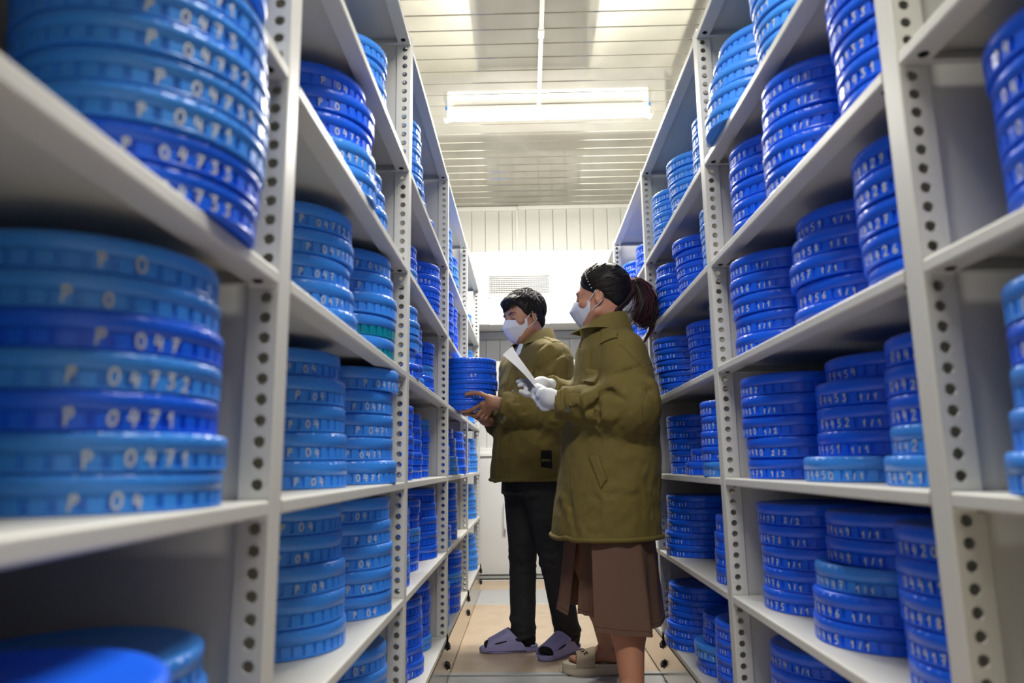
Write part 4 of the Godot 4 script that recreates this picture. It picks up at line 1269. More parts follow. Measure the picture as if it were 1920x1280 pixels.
	# ragged fringe across the forehead
	for k in 90:
		var x := r2.randf_range(-0.060, 0.066)
		var z0 := 0.068 - x * x * 9.0
		var ln := r2.randf_range(0.022, 0.040) * clampf(1.05 - x * 13.0, 0.25, 1.3)
		var pts := []
		for i in 5:
			var f := i / 4.0
			pts.append(H * Vector3(x * (1.0 + 0.1 * f) - 0.008 * f, 0.100 - ln * 1.35 * f * f - 0.012 * f, z0 + 0.020 * sin(f * 2.4) + 0.004))
		strand(g, pts, 0.0026, Color(0.010, 0.0095, 0.010))
	part("hair", g.mesh(M.hair), o, sh)
	# ---- mask
	g = mask_mesh(H)
	var mk := part("face_mask", g.mesh(M.mask), o, sh)
	loops(mk, H)
	# ---- jacket
	s = Sdf.new()
	var wide := Vector2(0.507, 0.862)
	s.loft([[0.752, 0.002, -3.375, 0.205, 0.168], [0.95, 0.012, -3.38, 0.198, 0.160], [1.10, 0.030, -3.39, 0.190, 0.158], [1.22, 0.044, -3.395, 0.200, 0.150], [1.32, 0.052, -3.40, 0.198, 0.128], [1.385, 0.056, -3.40, 0.155, 0.10], [1.43, 0.056, -3.40, 0.088, 0.078]], wide, 0.04)
	s.chain([Vector3(0.128, 1.322, -3.250), Vector3(0.158, 1.075, -3.19)], [0.078, 0.084], 0.10)
	s.chain([Vector3(0.158, 1.075, -3.19), Vector3(-0.138, 1.088, -3.228)], [0.086, 0.072], 0.04)
	s.chain([Vector3(-0.040, 1.320, -3.55), Vector3(-0.03, 1.055, -3.54)], [0.076, 0.080], 0.10)
	s.chain([Vector3(-0.03, 1.055, -3.54), Vector3(-0.165, 1.045, -3.455)], [0.080, 0.066], 0.04)
	# open ends of the sleeves
	s.cap(Vector3(-0.17, 1.09, -3.232), Vector3(-0.26, 1.093, -3.244), 0.10, 0.10, 0.006, 1)
	s.cap(Vector3(-0.155, 1.09, -3.232), Vector3(-0.05, 1.086, -3.220), 0.052, 0.052, 0.006, 1)
	s.cap(Vector3(-0.25, 1.04, -3.40), Vector3(-0.33, 1.04, -3.35), 0.10, 0.10, 0.006, 1)
	s.cap(Vector3(0.045, 1.47, -3.395), Vector3(0.055, 1.41, -3.40), 0.07, 0.052, 0.01, 1)
	ridges(s, [[Vector3(0.110, 1.360, -3.184), Vector3(0.090, 1.330, -3.189), Vector3(0.070, 1.300, -3.184)], [Vector3(0.098, 1.240, -3.174), Vector3(0.070, 1.222, -3.187), Vector3(0.040, 1.190, -3.193)], [Vector3(0.165, 1.300, -3.171), Vector3(0.115, 1.245, -3.166), Vector3(0.055, 1.190, -3.190)], [Vector3(-0.075, 1.150, -3.178), Vector3(-0.052, 1.10, -3.145), Vector3(-0.025, 1.045, -3.131)]])
	grooves(s, [[Vector3(0.096, 1.370, -3.184), Vector3(0.078, 1.341, -3.189), Vector3(0.058, 1.311, -3.184)], [Vector3(0.091, 1.259, -3.174), Vector3(0.066, 1.242, -3.187), Vector3(0.032, 1.209, -3.193)]], 0.011, 0.010)
	grooves(s, [[Vector3(0.165, 1.317, -3.171), Vector3(0.110, 1.263, -3.166), Vector3(0.046, 1.213, -3.190)], [Vector3(-0.057, 1.150, -3.178), Vector3(-0.033, 1.113, -3.145), Vector3(-0.003, 1.049, -3.131)], [Vector3(-0.06, 1.101, -3.143), Vector3(0.034, 1.111, -3.136), Vector3(0.082, 1.114, -3.129)]], 0.006, 0.014)
	s.amp = 0.014
	s.disp = func(p):
		return cloth_noise(p) + crease(p, Vector3(0.13, 1.11, -3.12), Vector3(-0.85, 0.5, 0), 0.06, 0.12, 0.005) + crease(p, Vector3(-0.03, 1.09, -3.16), Vector3(1, 0.25, 0), 0.085, 0.11, 0.003) + crease(p, Vector3(0.02, 0.93, -3.25), Vector3(0.2, 1, 0), 0.09, 0.16, 0.005)
	s.cut_y = 0.757
	g = Geo.new()
	nets(g, s, Vector3(-0.29, 0.735, -3.66), Vector3(0.31, 1.43, -3.06), 0.0078)
	var jk := part("jacket", g.mesh(M.olive), o, sh)
	s.all(); s.cut_y = -1e9
	jacket_man(s, jk)
	# shirt and sweater at the neck
	g = Geo.new()
	g.tube([Vector3(0.050, 1.39, -3.40), H * Vector3(0, -0.090, -0.030)], [0.070, 0.062], 20)
	part("sweater_neck", g.mesh(M.sweater), o, sh)
	g = Geo.new()
	g.tube([Vector3(-0.035, 1.30, -3.335), Vector3(-0.030, 1.36, -3.335), Vector3(-0.012, 1.405, -3.345)], [0.012, 0.024, 0.022], 8, 0.4, Vector3(0.7, 0, -0.7))
	part("white_collar", g.mesh(M.shirt), o, sh)
	# ---- trousers
	s = Sdf.new()
	s.loft([[0.70, 0.01, -3.38, 0.165, 0.12], [0.86, 0.015, -3.38, 0.16, 0.115]], wide, 0.03)
	s.chain([Vector3(-0.022, 0.76, -3.44), Vector3(-0.026, 0.41, -3.425), Vector3(-0.028, 0.10, -3.39)], [0.094, 0.064, 0.056], 0.02)
	s.chain([Vector3(0.066, 0.76, -3.32), Vector3(0.118, 0.41, -3.295), Vector3(0.168, 0.10, -3.36)], [0.096, 0.066, 0.056], 0.02)
	for f in [[Vector3(-0.030, 0.105, -3.388)], [Vector3(0.171, 0.100, -3.358)]]:
		for k in 3:
			var c: Vector3 = f[0] + Vector3(0.006 * sin(k * 2.1), -0.042 + k * 0.032, 0.004 * cos(k * 2.6))
			s.ell(c, Vector3(0.062 - 0.002 * k, 0.015, 0.060 - 0.002 * k), Basis(Vector3(0, 0, 1), 0.25 * sin(k * 1.7 + 1.0)), 0.014)
	s.amp = 0.012
	s.disp = func(p): return 0.6 * cloth_noise(p) + crease(p, Vector3(0.10, 0.41, -3.25), Vector3(0.25, 1, 0), 0.05, 0.09, 0.005) + crease(p, Vector3(-0.03, 0.40, -3.38), Vector3(-0.2, 1, 0), 0.055, 0.09, 0.005) + crease(p, Vector3(0.02, 0.70, -3.28), Vector3(0.5, 0.85, 0), 0.06, 0.11, 0.005)
	s.cut_y = 0.052
	g = Geo.new()
	nets(g, s, Vector3(-0.20, 0.035, -3.58), Vector3(0.28, 0.80, -3.19), 0.0085)
	part("trousers", g.mesh(M.denim), o, sh)
	# ---- socks and slippers
	slipper(o, sh, Vector3(-0.226, 0, -3.372), Vector3(1.0, 0, -0.06).normalized(), "far")
	slipper(o, sh, Vector3(0.045, 0, -3.208), Vector3(0.67, 0, -0.74).normalized(), "near")

func face_marks(o: Node3D, sh: Transform3D, H: Transform3D, slim: float, s: Sdf):
	for x in [-1.0, 1.0]:
		var g := Geo.new()
		var pts := []
		for k in 7:
			var f := k / 6.0
			pts.append(s.snap(H * Vector3((0.013 + 0.037 * f) * x * slim, 0.0225 + 0.006 * sin(f * 2.6) - 0.003 * f, 0.0915 - 0.017 * f * f)))
		g.tube(pts, [0.0026, 0.0036, 0.0038, 0.0036, 0.003, 0.0024, 0.001], 6, 0.7, H.basis.z)
		part("eyebrow", g.mesh(M.brow), o, sh)
		g = Geo.new(); pts = []
		for k in 6:
			var f := k / 5.0
			pts.append(s.snap(H * Vector3((0.017 + 0.028 * f) * x * slim, -0.0045 - 0.004 * sin(f * PI) + 0.002 * f, 0.0895 - 0.008 * f * f)))
		g.tube(pts, [0.0009, 0.0017, 0.002, 0.0021, 0.0018, 0.0007], 6, 1.0, H.basis.z)
		part("eyelash", g.mesh(M.brow), o, sh)

func jacket_man(s: Sdf, jk: Node3D):
	# collar: stands round the neck and folds over
	var c := Vector3(0.052, 0, -3.40)
	collar(jk, c, Vector3(-0.862, 0, 0.507), [1.385, 1.492, 1.405], [0.084, 0.080, 0.112], 0.55)
	var g := Geo.new()
	# shoulder strap, pocket flaps, front edge, yoke seam, cuff seam, hem
	patch(g, s, Vector3(0.075, 1.45, -3.32), Vector3(0.115, 1.45, -3.36), Vector3(0.165, 1.385, -3.22), Vector3(0.125, 1.385, -3.19), 4, 6, 0.005)
	part("shoulder_strap", g.mesh(M.olive), jk)
	button(jk, s, Vector3(0.09, 1.45, -3.33), 0.008)
	flap("pocket_flap", jk, s, Vector3(-0.024, 1.279, -3.269), Vector3(0.040, 1.260, -3.191), Vector3(0.029, 1.212, -3.194), Vector3(-0.032, 1.230, -3.259), 0.007, 0.010)
	g = Geo.new(); seam(g, s, [Vector3(0.170, 1.37, -3.21), Vector3(0.185, 1.325, -3.175), Vector3(0.188, 1.235, -3.150), Vector3(0.181, 1.135, -3.112)])
	seam(g, s, [Vector3(0.10, 1.43, -3.37), Vector3(0.17, 1.38, -3.36), Vector3(0.215, 1.31, -3.38)]); seam(g, s, [Vector3(0.053, 1.401, -3.244), Vector3(0.046, 1.317, -3.191), Vector3(0.042, 1.242, -3.188)])
	seam(g, s, [Vector3(-0.118, 1.16, -3.21), Vector3(-0.118, 1.09, -3.13), Vector3(-0.115, 1.02, -3.21)])
	part("seam", g.mesh(M.stitch), jk)
	# rolled hem
	g = Geo.new()
	var pts := []
	for k in 41:
		var w := TAU * k / 40
		pts.append(s.snap(Vector3(0.002 + 0.2 * cos(w), 0.772, -3.375 + 0.2 * sin(w))) + Vector3(0, -0.006, 0))
	g.tube(pts, 0.0075, 8)
	part("hem", g.mesh(M.olive), jk)
	# waist strap with buckle on the near side
	g = Geo.new(); patch(g, s, Vector3(0.064, 0.822, -3.186), Vector3(0.110, 0.814, -3.210), Vector3(0.110, 0.894, -3.212), Vector3(0.064, 0.894, -3.192), 4, 6, 0.006)
	part("buckle_tab", g.mesh(M.sock), jk)
	g = Geo.new(); patch(g, s, Vector3(0.066, 0.842, -3.188), Vector3(0.100, 0.840, -3.206), Vector3(0.100, 0.854, -3.206), Vector3(0.066, 0.857, -3.193), 4, 2, 0.013)
	part("buckle_bar", g.mesh(M.olive), jk)
	button(jk, s, Vector3(-0.096, 1.037, -3.167), 0.010)
	button(jk, s, Vector3(-0.058, 1.171, -3.260), 0.009, M.silver)
	g = Geo.new(); seam(g, s, [Vector3(-0.10, 1.30, -3.30), Vector3(-0.125, 1.12, -3.31), Vector3(-0.116, 1.008, -3.294), Vector3(-0.137, 0.885, -3.302), Vector3(-0.142, 0.775, -3.288)], 0.0028)
	seam(g, s, [Vector3(-0.089, 1.005, -3.251), Vector3(-0.101, 0.884, -3.254), Vector3(-0.104, 0.775, -3.24)], 0.0014)
	part("front_edge", g.mesh(M.olive), jk)

# collar: rows at three heights and radii round a centre; open towards the front
func collar(parent: Node, c: Vector3, front: Vector3, ys: Array, rs: Array, gap: float, tip := 0.0):
	var left := Vector3.UP.cross(front)
	var nu := 26
	var tp := []; var bs := []
	var prof := [[rs[0], ys[0]], [rs[0] * 0.98, lerpf(ys[0], ys[1], 0.6)], [rs[1] * 0.99, ys[1] - 0.004], [rs[1] * 1.04, ys[1]], [lerpf(rs[1], rs[2], 0.5), lerpf(ys[1], ys[2], 0.35)], [rs[2], ys[2]]]
	for k in prof.size():
		for i in nu + 1:
			var a := lerpf(-PI + gap, PI - gap, float(i) / nu)       # 0 is the back of the neck
			var e := pow(absf(a) / (PI - gap), 3.0)                    # 1 at the two front tips
			var r: float = prof[k][0] + e * (0.018 if k > 3 else 0.008) + tip * e * 0.02
			var low: float = ys[0] - 0.035 * e
			var high: float = ys[1] - 0.065 * e
			var fold: float = lerpf(ys[2], high - 0.012, e * 0.6) - (0.02 * e * (1.0 - tip))
			var yy: Array = [low, lerpf(low, high, 0.6), high - 0.004, high, lerpf(high, fold, 0.45), fold]
			var y: float = yy[k]
			var d := (-front * cos(a) + left * sin(a))
			var p := Vector3(c.x, 0, c.z) + d * r + Vector3(0, y, 0)
			var nn := d if k > 2 else d
			tp.append(p + nn * 0.0022); bs.append(p - nn * 0.0022)
	var g := Geo.new()
	sheet(g, tp, bs, nu, prof.size() - 1)
	part("collar", g.mesh(M.olive), parent)

func outline(toe: Vector3, dir: Vector3, ln: float, w: float, k: float) -> Vector3:
	return toe

func foot_ring(ln: float, grow := 0.0) -> PackedVector2Array:
	# outline of a sole, x from toe (0) to heel (ln), y across
	var pts := PackedVector2Array()
	var half := [[0.0, 0.0], [0.004, 0.016], [0.016, 0.030], [0.040, 0.041], [0.075, 0.045], [0.115, 0.041], [0.16, 0.034], [0.20, 0.033], [0.232, 0.029], [0.250, 0.018], [0.257, 0.0]]
	for q in half: pts.append(Vector2(q[0] / 0.257 * (ln + 2 * grow) - grow, q[1] * (1.0 + grow * 25.0)))
	for k in range(half.size() - 2, 0, -1): pts.append(Vector2(half[k][0] / 0.257 * (ln + 2 * grow) - grow, -half[k][1] * (1.0 + grow * 25.0)))
	return pts

func sole_mesh(g: Geo, ring: PackedVector2Array, f: Callable, y0: float, y1: float):
	# rounded slab
	var n := ring.size()
	var c := Vector2.ZERO
	for p in ring: c += p / n
	var lv := [[0.90, y0], [0.985, y0 + (y1 - y0) * 0.12], [1.0, y0 + (y1 - y0) * 0.3], [1.0, y0 + (y1 - y0) * 0.75], [0.98, y0 + (y1 - y0) * 0.95], [0.94, y1], [0.86, y1 - 0.003], [0.0, y1 - 0.004]]
	var base := g.v.size()
	var m := lv.size()
	var P := []
	for k in m:
		for i in n:
			var q: Vector2 = c + (ring[i] - c) * lv[k][0]
			P.append(f.call(q.x, lv[k][1], q.y))
	for k in m:
		for i in n:
			var du: Vector3 = P[k * n + (i + 1) % n] - P[k * n + (i + n - 1) % n]
			var dv: Vector3 = P[mini(k + 1, m - 1) * n + i] - P[maxi(k - 1, 0) * n + i]
			var nn := du.cross(dv).normalized()
			var out: Vector3 = P[k * n + i] - f.call(c.x, (y0 + y1) * 0.5, c.y)
			if k >= m - 2: nn = (f.call(0, 1, 0) - f.call(0, 0, 0)).normalized()
			elif nn.dot(out) < 0: nn = -nn
			g.vert(P[k * n + i], nn)
	for k in m - 1:
		for i in n:
			var j := (i + 1) % n
			g.face(base + k * n + i, base + k * n + j, base + (k + 1) * n + j); g.face(base + k * n + i, base + (k + 1) * n + j, base + (k + 1) * n + i)
	var lowc := g.vert(f.call(c.x, y0, c.y), Vector3.DOWN)
	var rr := []
	for i in n: rr.append(g.vert(P[i], Vector3.DOWN))
	for i in n: g.face(lowc, rr[i], rr[(i + 1) % n])

func slipper(o: Node3D, sh: Transform3D, toe: Vector3, back: Vector3, which: String):
	var side := Vector3.UP.cross(back)     # across the foot
	var f := func(x: float, y: float, z: float) -> Vector3: return toe + back * x + side * z + Vector3(0, y, 0)
	var g := Geo.new()
	sole_mesh(g, foot_ring(0.262, 0.003), f, 0.0, 0.024)
	var so := part("slipper", g.mesh(M.lilac), o, sh)
	so.set_meta("label", "lilac perforated slipper, %s foot" % which)
	# raised heel rim
	g = Geo.new(); var pts := []
	for k in 9:
		var w := lerpf(-1.35, 1.35, k / 8.0)
		pts.append(f.call(0.222 + 0.036 * cos(w), 0.026, 0.031 * sin(w)))
	g.tube(pts, 0.0055, 8); part("heel_rim", g.mesh(M.lilac), so)
	# sock foot
	var s := Sdf.new()
	s.cap(f.call(0.034, 0.032, 0.004), f.call(0.10, 0.044, 0), 0.015, 0.028, 0.02); s.cap(f.call(0.10, 0.044, 0), f.call(0.20, 0.075, 0), 0.029, 0.042, 0.03)
	s.cap(f.call(0.035, 0.031, 0.022), f.call(0.10, 0.040, 0.012), 0.012, 0.022, 0.02); s.cap(f.call(0.040, 0.030, -0.020), f.call(0.10, 0.040, -0.012), 0.012, 0.022, 0.02)
	s.cap(f.call(0.225, 0.046, 0), f.call(0.20, 0.13, 0), 0.029, 0.042, 0.03)
	g = Geo.new()
	var c: Vector3 = f.call(0.13, 0.08, 0)
	nets(g, s, c - Vector3(0.16, 0.075, 0.16), c + Vector3(0.16, 0.10, 0.16), 0.005)
	part("sock", g.mesh(M.sock), o, sh)
	# upper: an arched band from behind the toes to the instep
	var tp := []; var bs := []
	var nu := 22; var nv := 8
	for j in nv + 1:
		var v := float(j) / nv
		for i in nu + 1:
			var u := lerpf(-1.0, 1.0, float(i) / nu)
			# the band runs lower and further back at its sides
			var x := 0.040 + 0.088 * v + 0.020 * (1.0 - v) * u * u * -0.6 + 0.085 * pow(absf(u), 2.0) * v
			var hw := 0.0475 - 0.006 * v
			var top := 0.052 + 0.047 * v
			var ca := absf(u) * PI * 0.5
			var z := signf(u) * hw * pow(sin(ca), 0.8)
			var y := 0.014 + (top - 0.014) * pow(cos(ca), 0.7)
			var p: Vector3 = f.call(x, y, z)
			var nn: Vector3 = (f.call(x, y, z) - f.call(x + 0.012, 0.014, 0)).normalized()
			tp.append(p + nn * 0.0045); bs.append(p)
	g = Geo.new(); sheet(g, tp, bs, nu, nv)
	var upr := part("upper", g.mesh(M.lilac), so)
	# pinholes and the side slots
	g = Geo.new()
	for j in range(1, nv * 2):
		for i in range(2, nu * 2 - 1):
			if (i + j) % 2: continue
			var fu := i / 2.0; var fv := j / 2.0
			var u := fu / nu * 2.0 - 1.0
			if absf(u) > 0.78 or (absf(u) > 0.42 and absf(u) < 0.55) or fv > nv * 0.85: continue
			var i0 := int(fu); var j0 := int(fv)
			var a: Vector3 = (tp[j0 * (nu + 1) + i0] + tp[mini(j0 + (j % 2), nv) * (nu + 1) + mini(i0 + (i % 2), nu)]) * 0.5
			var du: Vector3 = (tp[j0 * (nu + 1) + mini(i0 + 1, nu)] - tp[j0 * (nu + 1) + i0]).normalized()
			var dv: Vector3 = (tp[mini(j0 + 1, nv) * (nu + 1) + i0] - tp[j0 * (nu + 1) + i0]).normalized()
			var nn := du.cross(dv).normalized()
			if nn.dot(a - f.call(0.09, 0.02, 0)) < 0: nn = -nn
			var ring := []
			for q in 6: ring.append(a + nn * 0.0006 + (du * cos(TAU * q / 6) + nn.cross(du) * sin(TAU * q / 6)) * 0.0014)
			for q in range(1, 5): g.tri(ring[0], ring[q], ring[q + 1], nn)
	part("pinholes", g.mesh(M.pin), upr).set_meta("kind", "stuff")
	for sd in [0, 1]:
		g = Geo.new()
		var i0 := 3 if sd == 0 else nu - 3
		var pp := []
		for j in range(2, 6):
			var a: Vector3 = tp[j * (nu + 1) + i0]
			pp.append(a + (a - f.call(0.10, 0.02, 0)).normalized() * 0.0005)
		g.tube(pp, [0.003, 0.005, 0.005, 0.003], 8, 0.5)
		part("side_slot", g.mesh(M.sock), upr)
	if which == "far":
		for q in [["T", 0.212], ["A", 0.228], ["X", 0.243]]:
			var tm := TextMesh.new(); tm.text = q[0]; tm.font_size = 16; tm.pixel_size = 0.0006; tm.depth = 0.0008; tm.material = M.lilac_ink
			var b := Basis(back, Vector3.UP, back.cross(Vector3.UP))
			part("letter", tm, so, Transform3D(b, f.call(q[1] - 0.008, 0.013, -0.033 if f.call(0, 0, 1).z < toe.z else 0.0335)))

func woman():
	var o := person("woman with a dark red ponytail in an olive coat and brown skirt holding papers", Vector3(0.32, 0, -2.80))
	var sh := at(-0.32, 0, 2.80)
	var H := head_frame(Vector3(0.309, 1.487, -2.752), Vector3(-0.93, -0.08, -0.34), Vector3(-0.12, 1, 0.02))
	var sl := 0.96
	# ---- body
	var s := Sdf.new()
	head_sdf(s, H, sl)
	s.cap(H * Vector3(0, -0.050, -0.034), Vector3(0.335, 1.34, -2.755), 0.047, 0.054, 0.03)
	var g := Geo.new()
	var hs := s
	nets(g, s, H.origin - Vector3(0.16, 0.19, 0.14), H.origin + Vector3(0.16, 0.15, 0.14), 0.0036)
	s = Sdf.new()
	s.loft([[0.70, 0.31, -2.78, 0.15, 0.11], [0.95, 0.32, -2.76, 0.12, 0.09], [1.18, 0.335, -2.755, 0.14, 0.10], [1.28, 0.335, -2.755, 0.12, 0.075], [1.36, 0.335, -2.755, 0.05, 0.05]], Vector2(0.28, 0.96), 0.05)
	s.chain([Vector3(0.365, 1.26, -2.62), Vector3(0.37, 1.02, -2.57), Vector3(0.09, 1.062, -2.603)], [0.04, 0.033, 0.022], 0.02)
	s.chain([Vector3(0.31, 1.26, -2.90), Vector3(0.22, 1.06, -2.91), Vector3(0.06, 1.14, -2.755)], [0.04, 0.033, 0.022], 0.02)
	s.chain([Vector3(0.28, 0.78, -2.83), Vector3(0.238, 0.47, -2.87), Vector3(0.292, 0.27, -2.955), Vector3(0.318, 0.10, -3.022)], [0.085, 0.066, 0.056, 0.036], 0.03)
	s.chain([Vector3(0.34, 0.78, -2.71), Vector3(0.338, 0.46, -2.62), Vector3(0.345, 0.26, -2.595), Vector3(0.342, 0.09, -2.53)], [0.080, 0.055, 0.057, 0.040], 0.03)
	nets(g, s, Vector3(0.02, 0.04, -3.08), Vector3(0.47, 1.38, -2.46), 0.011)
	# bare feet in the sandals
	for f in [[Vector3(0.318, 0.10, -3.022), Vector3(0.146, 0, -3.030), Vector3(1.0, 0, 0.02)], [Vector3(0.342, 0.09, -2.53), Vector3(0.152, 0, -2.43), Vector3(1, 0, -0.42)]]:
		s = Sdf.new()
		var b: Vector3 = (f[2] as Vector3).normalized(); var c := Vector3.UP.cross(b); var t0: Vector3 = f[1]
		s.cap(f[0], t0 + b * 0.205 + Vector3(0, 0.075, 0), 0.036, 0.034, 0.02)
		s.cap(t0 + b * 0.19 + Vector3(0, 0.085, 0), t0 + b * 0.075 + Vector3(0, 0.058, 0), 0.036, 0.024, 0.03)
		s.cap(t0 + b * 0.09 + c * 0.018 + Vector3(0, 0.056, 0), t0 + b * 0.09 - c * 0.018 + Vector3(0, 0.054, 0), 0.020, 0.018, 0.02)
		for k in 5:
			var z := 0.027 - k * 0.0135
			var x := 0.020 + absf(k - 0.6) * 0.0075
			var r := 0.0125 if k == 0 else 0.0088 - 0.0006 * k
			s.cap(t0 + b * 0.075 + c * z * 0.85 + Vector3(0, 0.054, 0), t0 + b * x + c * z * 1.05 + Vector3(0, 0.050, 0), r, r, 0.005)
		nets(g, s, t0 + b * 0.12 - Vector3(0.16, -0.02, 0.08), t0 + b * 0.12 + Vector3(0.16, 0.14, 0.08), 0.004)
	part("body", g.mesh(M.skin_w), o, sh)
	face_marks(o, sh, H, sl, hs)
	# ---- white gloves, one mesh each
	s = Sdf.new()
	hand(s, Vector3(0.062, 1.142, -2.752), [
		[Vector3(0.020, 1.150, -2.722), Vector3(-0.004, 1.153, -2.708), Vector3(-0.029, 1.148, -2.698)],
		[Vector3(0.018, 1.136, -2.716), Vector3(-0.003, 1.137, -2.696), Vector3(-0.024, 1.132, -2.686)],
		[Vector3(0.022, 1.122, -2.712), Vector3(0.004, 1.121, -2.688), Vector3(0.004, 1.112, -2.672)],
		[Vector3(0.032, 1.108, -2.712), Vector3(0.026, 1.090, -2.688), Vector3(0.012, 1.098, -2.668)],
		[Vector3(0.048, 1.118, -2.722), Vector3(0.024, 1.100, -2.692), Vector3(0.004, 1.098, -2.678), Vector3(-0.018, 1.107, -2.668)]], 1.08, 0.018)
	s.cap(Vector3(0.062, 1.142, -2.752), Vector3(0.11, 1.14, -2.80), 0.026, 0.030, 0.02)
	g = Geo.new(); nets(g, s, Vector3(-0.06, 1.06, -2.84), Vector3(0.15, 1.19, -2.64), 0.003)
	part("glove", g.mesh(M.glove), o, sh)
	s = Sdf.new()
	hand(s, Vector3(0.094, 1.070, -2.602), [
		[Vector3(0.056, 1.104, -2.634), Vector3(0.034, 1.100, -2.654), Vector3(0.030, 1.080, -2.648)],
		[Vector3(0.060, 1.086, -2.626), Vector3(0.040, 1.072, -2.640), Vector3(0.054, 1.058, -2.622)],
		[Vector3(0.066, 1.070, -2.618), Vector3(0.050, 1.052, -2.630), Vector3(0.068, 1.043, -2.612)],
		[Vector3(0.076, 1.056, -2.610), Vector3(0.062, 1.038, -2.618), Vector3(0.080, 1.032, -2.602)],
		[Vector3(0.088, 1.090, -2.600), Vector3(0.072, 1.098, -2.602), Vector3(0.058, 1.096, -2.606), Vector3(0.046, 1.086, -2.610)]], 1.08, 0.020)
	s.cap(Vector3(0.094, 1.070, -2.602), Vector3(0.045, 1.120, -2.655), 0.022, 0.016, 0.025)
	s.cap(Vector3(0.094, 1.070, -2.602), Vector3(0.15, 1.055, -2.58), 0.030, 0.034, 0.02)
	g = Geo.new(); nets(g, s, Vector3(0.0, 1.0, -2.70), Vector3(0.19, 1.15, -2.53), 0.003)
	part("glove", g.mesh(M.glove), o, sh)
	# ---- mask
	g = mask_mesh(H, sl)
	var mk := part("face_mask", g.mesh(M.mask), o, sh)
	loops(mk, H, sl)
	woman_hair(o, sh, H, sl)
	# ---- coat
	s = Sdf.new()
	var wide := Vector2(0.28, 0.96)
	s.loft([[0.555, 0.290, -2.745, 0.235, 0.200], [0.75, 0.310, -2.745, 0.225, 0.192], [0.95, 0.329, -2.745, 0.212, 0.182], [1.12, 0.343, -2.75, 0.198, 0.153], [1.20, 0.344, -2.755, 0.190, 0.146], [1.27, 0.336, -2.755, 0.165, 0.128], [1.32, 0.334, -2.755, 0.130, 0.105], [1.37, 0.334, -2.755, 0.080, 0.076]], wide, 0.04)
	s.chain([Vector3(0.375, 1.245, -2.625), Vector3(0.385, 1.030, -2.565)], [0.080, 0.092], 0.05)
	s.chain([Vector3(0.385, 1.025, -2.565), Vector3(0.098, 1.060, -2.595)], [0.094, 0.058], 0.05)
	s.chain([Vector3(0.315, 1.245, -2.90), Vector3(0.225, 1.075, -2.915)], [0.078, 0.075], 0.05)
	s.chain([Vector3(0.225, 1.075, -2.915), Vector3(0.074, 1.142, -2.772)], [0.074, 0.050], 0.04)
	s.cap(Vector3(0.060, 1.064, -2.60), Vector3(-0.03, 1.075, -2.61), 0.085, 0.085, 0.006, 1)
	s.cap(Vector3(0.09, 1.062, -2.598), Vector3(0.16, 1.052, -2.588), 0.042, 0.042, 0.006, 1)
	s.cap(Vector3(0.052, 1.150, -2.748), Vector3(-0.02, 1.185, -2.68), 0.075, 0.07, 0.006, 1)
	s.cap(H * Vector3(0, -0.12, -0.03), Vector3(0.335, 1.34, -2.755), 0.062, 0.052, 0.01, 1)
	ridges(s, [[Vector3(0.270, 1.105, -2.515), Vector3(0.315, 1.108, -2.511), Vector3(0.355, 1.075, -2.48)], [Vector3(0.245, 1.055, -2.51), Vector3(0.238, 1.010, -2.523), Vector3(0.262, 0.950, -2.529)], [Vector3(0.292, 1.050, -2.50), Vector3(0.286, 1.000, -2.51), Vector3(0.305, 0.950, -2.52)], [Vector3(0.200, 1.035, -2.52), Vector3(0.226, 1.058, -2.521), Vector3(0.250, 1.085, -2.512)], [Vector3(0.43, 1.13, -2.50), Vector3(0.455, 1.105, -2.512), Vector3(0.475, 1.07, -2.50)]], 0.020, 0.010)
	grooves(s, [[Vector3(0.264, 1.080, -2.508), Vector3(0.310, 1.085, -2.511), Vector3(0.346, 1.051, -2.478)], [Vector3(0.268, 1.072, -2.510), Vector3(0.256, 1.009, -2.523), Vector3(0.281, 0.955, -2.529)]], 0.013, 0.010)
	grooves(s, [[Vector3(0.214, 1.015, -2.520), Vector3(0.243, 1.043, -2.521), Vector3(0.268, 1.067, -2.512)], [Vector3(0.417, 1.108, -2.495), Vector3(0.440, 1.087, -2.512), Vector3(0.462, 1.054, -2.495)], [Vector3(0.232, 0.990, -2.520), Vector3(0.258, 0.967, -2.525), Vector3(0.285, 0.950, -2.531)]], 0.009, 0.012)
	grooves(s, [[Vector3(0.318, 1.143, -2.528), Vector3(0.360, 1.155, -2.522), Vector3(0.412, 1.174, -2.529)], [Vector3(0.180, 1.038, -2.521), Vector3(0.195, 1.01, -2.535), Vector3(0.209, 0.982, -2.549)], [Vector3(0.151, 0.719, -2.62), Vector3(0.157, 0.68, -2.61), Vector3(0.168, 0.645, -2.6)]], 0.006, 0.014)
	s.amp = 0.014
	s.disp = func(p):
		var d := cloth_noise(p)
		d += crease(p, Vector3(0.27, 1.00, -2.50), Vector3(0.94, -0.33, 0), 0.085, 0.11, 0.004)
		d += crease(p, Vector3(0.46, 1.08, -2.58), Vector3(0.55, -0.83, 0.2), 0.12, 0.09, 0.002)
		d += crease(p, Vector3(0.15, 1.04, -2.54), Vector3(1, 0.1, 0), 0.055, 0.07, 0.005)
		d += crease(p, Vector3(0.18, 0.66, -2.60), Vector3(0.97, 0.2, 0), 0.075, 0.13, 0.004)
		d += crease(p, Vector3(0.40, 0.72, -2.52), Vector3(0.75, 0.6, 0), 0.14, 0.20, 0.003)
		return d
	s.cut_y = 0.560
	g = Geo.new()
	nets(g, s, Vector3(0.01, 0.535, -3.02), Vector3(0.56, 1.40, -2.43), 0.0075)
	var ct := part("coat", g.mesh(M.olive), o, sh)
	s.all(); s.cut_y = -1e9
	coat_details(s, ct)
	# ---- skirt of loose panels with an open slit
	skirt(o, sh)
